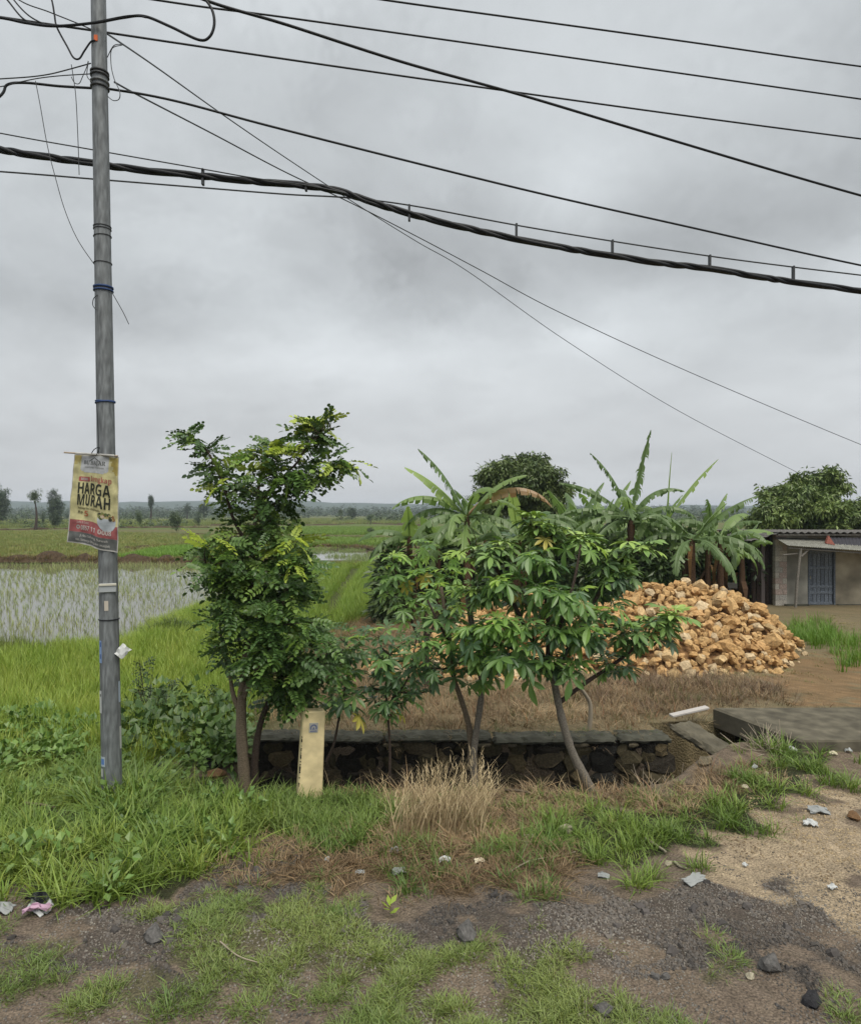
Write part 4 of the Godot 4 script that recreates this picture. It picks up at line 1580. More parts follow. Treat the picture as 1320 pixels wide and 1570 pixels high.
func lettering(o: Node3D, text: String, u0: float, u1: float, v_mid: float, v_tall: float, m: Material, font := "Droid Sans", bold := true) -> void:
	var f := SystemFont.new()
	f.font_names = PackedStringArray([font])
	f.font_weight = 700 if bold else 400
	var tm := TextMesh.new()
	tm.font = f
	tm.text = text
	tm.font_size = 64
	tm.pixel_size = 0.01
	tm.depth = 0.0
	tm.curve_step = 4.0
	var arr := tm.get_mesh_arrays()
	var v: PackedVector3Array = arr[Mesh.ARRAY_VERTEX]
	var ix: PackedInt32Array = arr[Mesh.ARRAY_INDEX]
	if v.is_empty():
		return
	var lo := v[0]
	var hi := v[0]
	for p in v:
		lo = lo.min(p); hi = hi.max(p)
	var mb := MB.new()
	for p in v:
		var u := lerpf(u0, u1, (p.x - lo.x) / maxf(hi.x - lo.x, 1e-5))
		var q := v_mid - v_tall * ((p.y - lo.y) / maxf(hi.y - lo.y, 1e-5) - 0.5)
		mb.add(cloth(u, q) + cloth_n(u, q) * 0.0064, cloth_n(u, q))
	if ix.is_empty():
		for i in range(0, v.size(), 3):
			mb.face(i, i + 1, i + 2)
	else:
		for i in range(0, ix.size(), 3):
			mb.face(ix[i], ix[i + 1], ix[i + 2])
	part(o, "lettering", mb.mesh(), m)

func make_banner() -> void:
	var org := P(150, 697, POLE_D - 0.085)
	var o := thing("banner", "faded yellow plastic banner reading HARGA MURAH tied to the pole", "banner", org)
	o.rotation.z = -0.02
	var grime: Texture2D = noise_tex(0.012, 0.72, 1.0, 256, FastNoiseLite.TYPE_SIMPLEX_SMOOTH, 33, 5)
	var fm := func(r: float, g: float, b: float) -> StandardMaterial3D: return mat(lin(r, g, b), 0.6, grime, 3.0)
	var white: StandardMaterial3D = fm.call(0.52, 0.52, 0.50)
	print_patch(o, "sheet", 0.0, 1.0, 0.0, 1.0, white, 0.0, 60, 70)
	print_patch(o, "yellow_print", 0.015, 0.985, 0.01, 0.735, fm.call(0.60, 0.57, 0.31), 0.001, 60, 56)
	print_patch(o, "stain", 0.80, 0.98, 0.02, 0.2, fm.call(0.46, 0.38, 0.12), 0.0016, 8, 10, func(a, b): return a > b * 0.6 - 0.5 + 0.2 * sin(b * 9.0))
	print_patch(o, "stain", 0.02, 0.2, 0.012, 0.11, fm.call(0.5, 0.43, 0.17), 0.0016, 8, 8, func(a, b): return a + b < 0.6 + 0.2 * sin(a * 7.0))
	print_patch(o, "logo_panel", 0.17, 0.78, 0.012, 0.2, fm.call(0.5, 0.53, 0.56), 0.0018, 24, 14, func(a, b): return absf(a) ** 4 + absf(minf(b, 1.0) * 0.9 + 0.1) ** 6 < 0.97 or b < 0.0)
	print_patch(o, "red_print", 0.02, 0.98, 0.735, 0.87, fm.call(0.36, 0.115, 0.12), 0.001, 60, 10)
	print_patch(o, "grey_print", 0.02, 0.98, 0.872, 0.985, fm.call(0.14, 0.15, 0.15), 0.001, 60, 10)
	# the bowl of food
	print_patch(o, "bowl_print", 0.63, 0.94, 0.60, 0.80, fm.call(0.50, 0.56, 0.62), 0.0018, 40, 30, func(a, b): return a * a + b * b < 1.0 and b > -0.35)
	var food := [[0.34, 0.17, 0.08], [0.10, 0.13, 0.05], [0.42, 0.34, 0.16], [0.05, 0.05, 0.04], [0.22, 0.24, 0.09], [0.5, 0.42, 0.3]]
	for k in 22:
		var u := 0.775 + rnd(-0.13, 0.13)
		var v := 0.648 + rnd(-0.03, 0.03)
		var s := rnd(0.016, 0.034)
		var c: Array = food[k % 6]
		print_patch(o, "food_print", u - s, u + s, v - s * 0.6, v + s * 0.6, fm.call(c[0], c[1], c[2]), 0.0022 + 0.00008 * k, 8, 8, func(a, b): return a * a + b * b < 1.0)
	var black: StandardMaterial3D = fm.call(0.035, 0.04, 0.03)
	var red: StandardMaterial3D = fm.call(0.42, 0.12, 0.11)
	lettering(o, "HARGA", 0.15, 0.83, 0.375, 0.125, black)
	lettering(o, "MURAH", 0.15, 0.83, 0.505, 0.125, black)
	print_patch(o, "red_pill", 0.15, 0.41, 0.248, 0.3, red, 0.002, 26, 10, func(a, b): return (absf(a) < 0.88) or (pow((absf(a) - 0.88) / 0.12, 2) + b * b < 1.0))
	lettering(o, "MENU", 0.2, 0.36, 0.274, 0.03, white)
	lettering(o, "lengkap", 0.44, 0.84, 0.272, 0.075, red, "Droid Serif")
	lettering(o, "BU HAJAR", 0.24, 0.72, 0.095, 0.055, fm.call(0.12, 0.13, 0.13), "Droid Serif")
	lettering(o, "warung makan", 0.27, 0.7, 0.14, 0.022, fm.call(0.3, 0.31, 0.31))
	print_patch(o, "roof_print", 0.36, 0.62, 0.03, 0.075, fm.call(0.12, 0.13, 0.13), 0.0024, 26, 12, func(a, b): return absf(absf(a) - (b * 0.5 + 0.5)) < 0.13)
	lettering(o, "Setiap hari mewah", 0.17, 0.66, 0.6, 0.032, fm.call(0.13, 0.12, 0.06))
	lettering(o, "Rp", 0.18, 0.28, 0.647, 0.035, fm.call(0.13, 0.12, 0.06))
	lettering(o, "5", 0.32, 0.42, 0.655, 0.06, fm.call(0.5, 0.16, 0.08))
	lettering(o, "Info & Order:", 0.17, 0.46, 0.758, 0.028, fm.call(0.55, 0.4, 0.38))
	lettering(o, "0857 11 0008", 0.26, 0.86, 0.815, 0.052, fm.call(0.55, 0.5, 0.48))
	print_patch(o, "phone_print", 0.16, 0.23, 0.79, 0.836, fm.call(0.35, 0.42, 0.4), 0.002, 12, 12, func(a, b): return a * a + b * b < 1.0 and a * a + b * b > 0.3)
	lettering(o, "Jl. Raya Tulung Sawah", 0.24, 0.8, 0.907, 0.034, white)
	lettering(o, "Kec. Sumberejo (depan masjid)", 0.17, 0.84, 0.955, 0.034, white)
	# stick through the top hem, and the ties
	var st := MB.new()
	st.tube(PackedVector3Array([Vector3(-0.30, 0.012, 0.03), Vector3(0.21, -0.012, 0.035)]), PackedFloat32Array([0.008, 0.008]), 6)
	part(o, "stick", st.mesh(), mat(lin(0.34, 0.28, 0.22), 0.9))
	var hem := MB.new()
	hem.box(Vector3(0.0, -0.002, 0.045), Vector3(0.37, 0.02, 0.02), Basis(Vector3.BACK, -0.045), 0.006)
	part(o, "hem", hem.mesh(), white)
	part(o, "tie", tube_mesh([Vector3(-0.035, 0.0, 0.05), Vector3(0.0, 0.045, 0.06), Vector3(0.06, 0.06, 0.085), Vector3(0.02, -0.02, 0.07)], 0.004, 0.004, 4, 4).mesh(), M.cable)
	part(o, "tie", tube_mesh([Vector3(0.05, 0.0, 0.075), Vector3(0.035, 0.16, 0.06), Vector3(0.012, 0.46, 0.055), Vector3(-0.004, 0.49, 0.05)], 0.003, 0.003, 4, 4).mesh(), M.cable)


func wire(label: String, q: Array, d0: float, d1: float, rad: float, m: Material, per := 10, called := "overhead_wire", group := "") -> Node3D:
	var pts := []
	var n := q.size() / 2
	for i in n:
		var u := (float(q[i * 2]) - float(q[0])) / maxf(1.0, absf(float(q[q.size() - 2]) - float(q[0])))
		pts.append(P(q[i * 2], q[i * 2 + 1], lerpf(d0, d1, absf(u))))
	var o := part(self, called, tube_mesh(pts, rad, rad, 6, per).mesh(), m)
	tag(o, label, "cable" if called != "overhead_wire" else "wire", group)
	return o

func make_wires() -> void:
	var g := "overhead wires"
	wire("topmost black wire at the upper right, entering at the top centre", [430, -26, 590, 0, 800, 29, 1060, 65, 1320, 102, 1700, 150], 8.2, 12.0, 0.013, M.cable, 10, "overhead_wire", g)
	wire("second black wire from the top on the right side", [-300, -88, 240, 0, 440, 27, 760, 72, 1040, 112, 1320, 152, 1700, 204], 7.2, 12.0, 0.013, M.cable, 10, "overhead_wire", g)
	wire("thicker black wire that drops steeply and crosses the third wire", [230, -40, 320, 2, 440, 38, 620, 96, 800, 146, 1000, 206, 1320, 300, 1700, 402], 6.6, 10.5, 0.016, M.cable, 10, "overhead_wire", g)
	wire("third wire, leaving the pole near its orange tag", [-300, -20, 0, 26, 145, 47, 165, 50, 440, 91, 760, 137, 1040, 176, 1320, 213, 1700, 262], 6.3, 11.0, 0.012, M.cable, 10, "overhead_wire", g)
	wire("black wire clamped to the pole below the coil, sloping right", [-60, 190, 0, 148, 12, 130, 40, 127, 90, 132, 140, 135, 172, 137, 270, 155, 440, 200, 800, 290, 1060, 349, 1320, 407, 1700, 484], 6.3, 9.5, 0.012, M.cable, 8, "overhead_wire", g)
	# the thick bundled cable behind the pole, carried from a messenger wire by hangers
	var c := thing("thick_cable", "thick black twisted cable bundle hanging behind the pole", "cable", P(660, 320, 7.6))
	var path := [-300, 150, -100, 206, 0, 229, 60, 239, 145, 251, 220, 261, 320, 271, 400, 279, 470, 285, 520, 293, 570, 310, 630, 328, 700, 346, 790, 366, 870, 381, 940, 392, 1010, 403, 1090, 412, 1160, 424, 1216, 432, 1320, 446, 1500, 470, 1700, 495]
	var pts := []
	for i in range(0, path.size(), 2):
		pts.append(P(path[i], path[i + 1], lerpf(7.0, 9.0, (path[i] + 300.0) / 2000.0)) - c.position)
	var line := curve(pts, 14)
	for s in 3:
		var q := PackedVector3Array()
		for i in line.size():
			var a := i * 0.2 + 0.9 * na.get_noise_1d(i * 0.07) + TAU * s / 3.0
			q.append(line[i] + Vector3(0, cos(a), sin(a)) * 0.019)
		var mb := MB.new()
		mb.tube(q, taper(q.size(), 0.024, 0.024), 7)
		part(c, "strand", mb.mesh(), M.cable)
	var hang := func(px: float, py: float) -> Vector3: return P(px, py, lerpf(7.0, 9.0, (px + 300.0) / 2000.0))
	for q in [[312, 260, 283], [470, 283, 292], [628, 315, 338], [792, 344, 365], [939, 369, 388], [1088, 392, 412], [1216, 409, 431]]:
		var mb := MB.new()
		var a: Vector3 = hang.call(q[0] + 0.0, q[1] - 1.0)
		var b: Vector3 = hang.call(q[0] - 1.0, q[2] + 1.0)
		mb.box((a + b) * 0.5 - c.position, Vector3(0.026, (a - b).length(), 0.05), Basis(), 0.004)
		part(c, "hanger", mb.mesh(), M.wire)
	wire("grey messenger wire that the hangers of the thick cable clip to", [-300, 243, 0, 263, 150, 275, 300, 287, 440, 298, 530, 303, 630, 315, 790, 345, 940, 370, 1090, 393, 1220, 410, 1320, 422, 1500, 444, 1700, 468], 7.0, 9.0, 0.009, M.wire, 8, "overhead_wire", g)
	wire("thin grey wire above the thick cable left of the pole", [-300, 145, 0, 204, 145, 230, 310, 259, 390, 273, 470, 284, 530, 296], 7.1, 7.75, 0.007, M.wire, 8, "overhead_wire", g)
	wire("thin dark wire falling from the pole top to the tree behind the shed", [165, 52, 240, 103, 345, 178, 440, 243, 545, 312, 640, 371, 720, 418, 870, 524, 1040, 630, 1225, 726], 6.5, 27.0, 0.009, M.wire, 8, "overhead_wire", g)
	wire("thin dark wire falling right from the pole's coil and leaving at the right edge", [176, 126, 220, 150, 330, 207, 440, 265, 540, 312, 640, 363, 740, 416, 860, 480, 1060, 572, 1320, 682, 1500, 752], 6.5, 24.0, 0.009, M.wire, 8, "overhead_wire", g)
	# loose cables about the pole
	var l := "loose cables about the pole"
	wire("black cable looping from the pole top out to a hook shaped bend", [-100, 14, 0, 27, 40, 35, 85, 40, 145, 35, 190, 27, 222, 25, 262, 41, 305, 61, 322, 56, 329, 35, 323, 10, 300, -16], 6.35, 6.3, 0.013, M.cable, 8, "loose_cable", l)
	wire("second strand lying along the looping cable left of the pole top", [-20, -40, 12, 0, 38, 30, 66, 38, 100, 41, 150, 33, 200, 24, 225, 27], 6.35, 6.3, 0.008, M.cable, 8, "loose_cable", l)
	wire("thin black cable crossing behind the looping cable at the upper left", [-10, -45, 22, 0, 45, 24, 70, 38], 6.4, 6.4, 0.007, M.cable, 8, "loose_cable", l)
	wire("black jumper that dips left of the orange tag", [68, -40, 80, 0, 84, 22, 88, 42, 104, 72, 113, 88, 122, 90, 130, 78, 140, 64, 147, 62], 6.35, 6.35, 0.009, M.cable, 8, "loose_cable", l)
	wire("thin grey stay running up left from the pole top", [-20, -42, 30, 0, 75, 18, 120, 36, 145, 47], 6.5, 6.42, 0.006, M.wire, 8, "loose_cable", l)
	wire("thin grey wire rising to the pole from the left edge at the coil", [-60, 125, 0, 121, 45, 118, 75, 114, 100, 108, 140, 97], 6.4, 6.4, 0.006, M.wire, 8, "loose_cable", l)
	wire("lower grey wire from the left edge to the clamp", [-60, 138, 0, 133, 30, 126, 60, 120, 95, 116, 145, 113], 6.45, 6.4, 0.005, M.wire, 8, "loose_cable", l)
	wire("long thin hanging wire that curves back to the pole on the left", [55, 124, 62, 160, 73, 222, 85, 270, 100, 322, 120, 368, 147, 408], 6.4, 6.4, 0.004, M.wire, 8, "loose_cable", l)
	wire("straight thin wire end hanging beside the pole", [110, 99, 113, 118, 117, 150, 120, 210, 122, 268], 6.4, 6.4, 0.004, M.wire, 8, "loose_cable", l)
	wire("thin wire coil sticking out right of the clamps", [165, 88, 175, 70, 188, 69, 172, 75, 171, 100, 176, 122, 184, 140, 183, 152, 174, 154, 166, 148], 6.36, 6.34, 0.004, M.wire, 8, "loose_cable", l)
	wire("small wire squiggle left of the clamps", [110, 118, 115, 127, 122, 128, 127, 118, 133, 104, 136, 94, 134, 116, 142, 126], 6.36, 6.34, 0.004, M.wire, 8, "loose_cable", l)
	wire("short wire end poking right below the thick blue strap", [172, 448, 180, 462, 190, 480, 198, 497], 6.36, 6.34, 0.004, M.wire, 6, "loose_cable", l)
	wire("small loop of wire at the left under the thick blue strap", [150, 452, 144, 458, 143, 468, 148, 475], 6.34, 6.34, 0.004, M.wire, 6, "loose_cable", l)


# ---------------------------------------------------------------- boundary post
func make_marker() -> void:
	var b := G(474, 1224)
	var d := -b.z + 0.02
	var o := thing("marker_post", "cream painted concrete marker post with a round blue emblem", "marker post", Vector3((474 - CX) / F * d, b.y, -d))
	o.rotation = Vector3(0.03, 0.32, -0.045)
	var hgt := 0.86
	var mb := MB.new()
	var w0 := 0.245; var w1 := 0.215; var t0 := 0.14; var t1 := 0.12; var ch := 0.012
	var ring_at := func(y: float, w: float, t: float) -> Array:
		var r := []
		for e in [[-1, 1], [1, 1], [1, -1], [-1, -1]]:
			var c := Vector3(e[0] * w * 0.5, y, e[1] * t * 0.5)
			if e[0] * e[1] < 0:
				r.append(c - Vector3(0, 0, e[1] * ch)); r.append(c - Vector3(e[0] * ch, 0, 0))
			else:
				r.append(c - Vector3(e[0] * ch, 0, 0)); r.append(c - Vector3(0, 0, e[1] * ch))
		return r
	var levels := [ring_at.call(-0.25, w0, t0), ring_at.call(hgt - 0.012, w1, t1), ring_at.call(hgt, w1 - 0.02, t1 - 0.02)]
	for k in 2:
		var a: Array = levels[k]; var c: Array = levels[k + 1]
		for i in 8:
			mb.quad(a[i], a[(i + 1) % 8], c[(i + 1) % 8], c[i])
	mb.flat(levels[2], Vector3.UP)
	part(o, "shaft", mb.mesh(), M.cream)
	# chipped edge: dark flakes down the left arris
	var ck := MB.new()
	for i in 34:
		var y := 0.62 * rng.randf() ** 0.7 + 0.02
		var s := rnd(0.002, 0.012) * rng.randf()
		var w := lerpf(w0, w1, y / hgt)
		var t := lerpf(t0, t1, y / hgt)
		ck.box(Vector3(-w * 0.5 + 0.008, y, t * 0.5 - 0.005), Vector3(rnd(0.005, 0.011), s * 2.0 + 0.003, rnd(0.006, 0.014)), Basis(Vector3.UP, 0.785 + rnd(-0.2, 0.2)) * Basis(Vector3.BACK, rnd(-0.3, 0.3)))
	part(o, "chipped_edge", ck.mesh(), M.mortar).set_meta("kind", "stuff")
	# the plate with its emblem: a ring, a roof shape and a base
	var e := Node3D.new()
	e.name = "emblem"
	e.position = Vector3(0.0, hgt - 0.155, lerpf(t0, t1, 0.82) * 0.5 + 0.003)
	o.add_child(e, true)
	var pl := MB.new()
	pl.box(Vector3.ZERO, Vector3(0.105, 0.115, 0.005), Basis(), 0.0015)
	e.scale = Vector3(0.82, 0.82, 1.0)
	part(e, "plate", pl.mesh(), mat(lin(0.36, 0.36, 0.33), 0.7))
	var em := MB.new()
	var prev := []
	for k in 33:
		var a := lerpf(-0.6, PI + 0.6, k / 32.0)
		var r := [Vector3(cos(a) * 0.024, sin(a) * 0.024, 0.004), Vector3(cos(a) * 0.042, sin(a) * 0.042, 0.004)]
		if k:
			em.quad(prev[0], prev[1], r[1], r[0])
		prev = r
	em.quad(Vector3(-0.04, -0.045, 0.004), Vector3(0.04, -0.045, 0.004), Vector3(0.036, -0.032, 0.004), Vector3(-0.036, -0.032, 0.004))
	em.tri(Vector3(-0.018, -0.022, 0.004), Vector3(0.018, -0.022, 0.004), Vector3(0, 0.014, 0.004))
	part(e, "mark", em.mesh(), mat(lin(0.13, 0.15, 0.25), 0.7))


# ---------------------------------------------------------------- the heap of orange stone
func heap(x: float, d: float) -> float:
	var h := 0.0
	var n := 0.22 * na.get_noise_2d(x * 0.9, d * 0.9) + 0.07 * na.get_noise_2d(x * 2.4, d * 2.4)
	for q in [[5.35, 14.2, 2.4, 1.95, 1.26], [2.3, 13.5, 2.3, 1.6, 1.1], [4.3, 12.3, 2.1, 0.85, 0.55], [-0.1, 12.2, 1.0, 0.9, 0.25], [1.0, 11.9, 1.4, 0.7, 0.35]]:
		var u: float = ((x - q[0]) / q[2]) ** 2 + ((d - q[1]) / q[3]) ** 2
		u = sqrt(maxf(u, 0.0)) + n * 0.6
		if u < 1.0:
			var v: float = q[4] * (1.0 - u * u) ** 0.75
			h = maxf(h, v) + 0.12 * minf(h, v)
	return h * (1.0 + n)

func make_rubble() -> void:
	var o := thing("rubble_pile", "big heap of rough orange limestone blocks in the yard", "stone pile", at(4.0, 13.4))
	var off := -o.position
	var shapes := []
	for k in 12:
		shapes.append(rock(k, 8 + k % 3, 0.13).mesh())
	# the body under the visible blocks
	var mb := MB.new()
	var id := {}
	var nx := 60
	var nd := 30
	for j in nd + 1:
		for i in nx + 1:
			var x := lerpf(-1.6, 8.4, float(i) / nx)
			var d := lerpf(11.0, 16.4, float(j) / nd)
			var h := heap(x, d)
			id[Vector2i(i, j)] = [mb.add(Vector3(x, H(x, d) + h * 0.86 - 0.08, -d) + off, Vector3(heap(x - 0.1, d) - heap(x + 0.1, d), 0.25, heap(x, d + 0.1) - heap(x, d - 0.1)).normalized()), h]
	for j in nd:
		for i in nx:
			var q := [id[Vector2i(i, j)], id[Vector2i(i + 1, j)], id[Vector2i(i + 1, j + 1)], id[Vector2i(i, j + 1)]]
			if q[0][1] + q[1][1] + q[2][1] + q[3][1] > 0.02:
				mb.face(q[0][0], q[1][0], q[2][0])
				mb.face(q[0][0], q[2][0], q[3][0])
	part(o, "heap_core", mb.mesh(), M.rubble_core)
	var got := []
	var hash := {}
	for i in 22000:
		if got.size() >= 1900:
			break
		var x := rnd(-1.7, 8.3)
		var d := rnd(11.0, 15.9)
		var h := heap(x, d)
		if h < 0.03:
			if heap(x + 0.2, d + 0.3) < 0.05 or rng.randf() > 0.15:
				continue
		var s := rnd(0.10, 0.23) if rng.randf() < 0.74 else rnd(0.22, 0.37)
		if h < 0.25:
			s *= 0.8
		var p := Vector3(x, H(x, d) + h, -d)
		var ok := true
		var cell := Vector2i(int(floor(x * 2.0)), int(floor(d * 2.0)))
		var near := []
		for ci in 3:
			for cj in 3:
				near.append_array(hash.get(cell + Vector2i(ci - 1, cj - 1), []))
		for e in near:
			if (e[0] as Vector3).distance_squared_to(p) < (0.42 * (s + e[1])) ** 2 * 0.72:
				ok = false
				break
		if ok:
			got.append([p, s])
			if not hash.has(cell): hash[cell] = []
			hash[cell].append([p, s])
	got.sort_custom(func(a, b): return a[1] / -a[0].z > b[1] / -b[0].z)
	var xf := []
	var co := []
	for i in got.size():
		var s: float = got[i][1]
		var b := Basis(Vector3(rnd(-1, 1), rnd(-1, 1), rnd(-1, 1)).normalized(), rnd(0, TAU)) * Basis.from_scale(Vector3(s * rnd(0.9, 1.35), s * rnd(0.6, 0.95), s * rnd(0.8, 1.1)))
		var t := Transform3D(b, got[i][0] + off + Vector3(0, rnd(-0.05, 0.06), 0))
		if i < 300:
			part(o, "stone", shapes[rng.randi() % 12], M.rubble[rng.randi() % 5 if rng.randf() < 0.85 else 5 + rng.randi() % 2], t)
		else:
			xf.append(t); co.append(Color.WHITE)
	if xf.size():
		var per := [[], []]
		var pc := [[], []]
		for i in xf.size():
			per[i % 2].append(xf[i]); pc[i % 2].append(Color.WHITE)
		for k in 2:
			many(o, "small_stones", shapes[k * 3], M.rubble[k * 2], per[k], pc[k])
	# smaller chips at the foot
	var chips := []
	var cc := []
	for i in 400:
		var x := rnd(-1.8, 8.4)
		var d := rnd(10.7, 15.5)
		var h := heap(x, d)
		if h > 0.3 or heap(x, d + 0.4) < 0.02:
			continue
		var s := rnd(0.05, 0.14)
		chips.append(Transform3D(Basis(Vector3(rnd(-1, 1), rnd(-1, 1), rnd(-1, 1)).normalized(), rnd(0, TAU)).scaled(Vector3.ONE * s), Vector3(x, H(x, d) + h + 0.02, -d) + off))
		cc.append(Color.WHITE)
	many(o, "chips", shapes[5], M.rubble[3], chips, cc)


# ---------------------------------------------------------------- bananas
func banana(label: String, px: float, d: float, py_top: float, leaves: Array, group := "banana plants behind the stone heap", stem_r := 0.13) -> void:
	var x := (px - CX) / F * d
	var base := at(x, d)
	var hs := EYE - (py_top - CY) / F * d - base.y
	var o := thing("banana_plant", label, "banana plant", base, group)
	part(o, "pseudostem", tube_mesh([Vector3(0, -0.1, 0), Vector3(rnd(-0.05, 0.05), hs * 0.5, 0), Vector3(0, hs, 0)], stem_r, stem_r * 0.55, 9, 4).mesh(), M.stem_brown)
	for k in 7:
		# dry leaf sheaths clinging to the stem
		var a := rnd(0, TAU)
		var y := rnd(0.3, 0.95) * hs
		var mb := MB.new()
		var dir := Vector3(cos(a), 0, sin(a))
		var sd := Vector3(-dir.z, 0, dir.x)
		var l := rnd(0.5, 1.1)
		var p := dir * stem_r * 0.9 + Vector3(0, y, 0)
		var w := rnd(0.05, 0.11)
		var q := p + dir * 0.12 - Vector3(0, l * 0.4, 0)
		var r := p + dir * rnd(0.06, 0.2) - Vector3(0, minf(l, y), 0)
		mb.quad(p - sd * w, p + sd * w, q + sd * w * 1.2, q - sd * w)
		mb.quad(q - sd * w, q + sd * w * 1.2, r + sd * w * 0.3, r - sd * w * 0.5)
		part(o, "dry_sheath", mb.mesh(), M.stem_dry if k % 2 else M.stem_brown)
	if hs > 3.0:
		leaves = leaves.duplicate()
		for k in 6:
			leaves.append([k * 60.0 + rnd(-20, 20), rnd(-15, 35), rnd(1.6, 2.1), rnd(1.2, 1.9), rnd(0.8, 1.0), rnd(0.42, 0.55), 0 if rng.randf() < 0.8 else 3])
	for q in leaves:
		var m := banana_leaf(q[2] * 1.05, (q[5] if q.size() > 5 else 0.5) * 1.2, deg_to_rad(q[1]), q[3], q[4])
		var b := Basis(Vector3.UP, -deg_to_rad(q[0])) * Basis(Vector3.RIGHT, rnd(-0.25, 0.25))
		part(o, "leaf", m, M.banana[q[6] if q.size() > 6 else rng.randi() % 2], Transform3D(b, Vector3(0, hs - rnd(0.0, 0.25), 0)))

func spread_leaves(n: int, l: float, tear: float) -> Array:
	var r := []
	for k in n:
		var e := lerpf(78.0, 5.0, float(k) / (n - 1)) + rnd(-8, 8)
		r.append([k * 137.5 + rnd(-20, 20), e, l * rnd(0.85, 1.1), lerpf(0.5, 1.9, float(k) / (n - 1)) + rnd(-0.2, 0.2), tear * rnd(0.7, 1.2), 0.5])
	return r

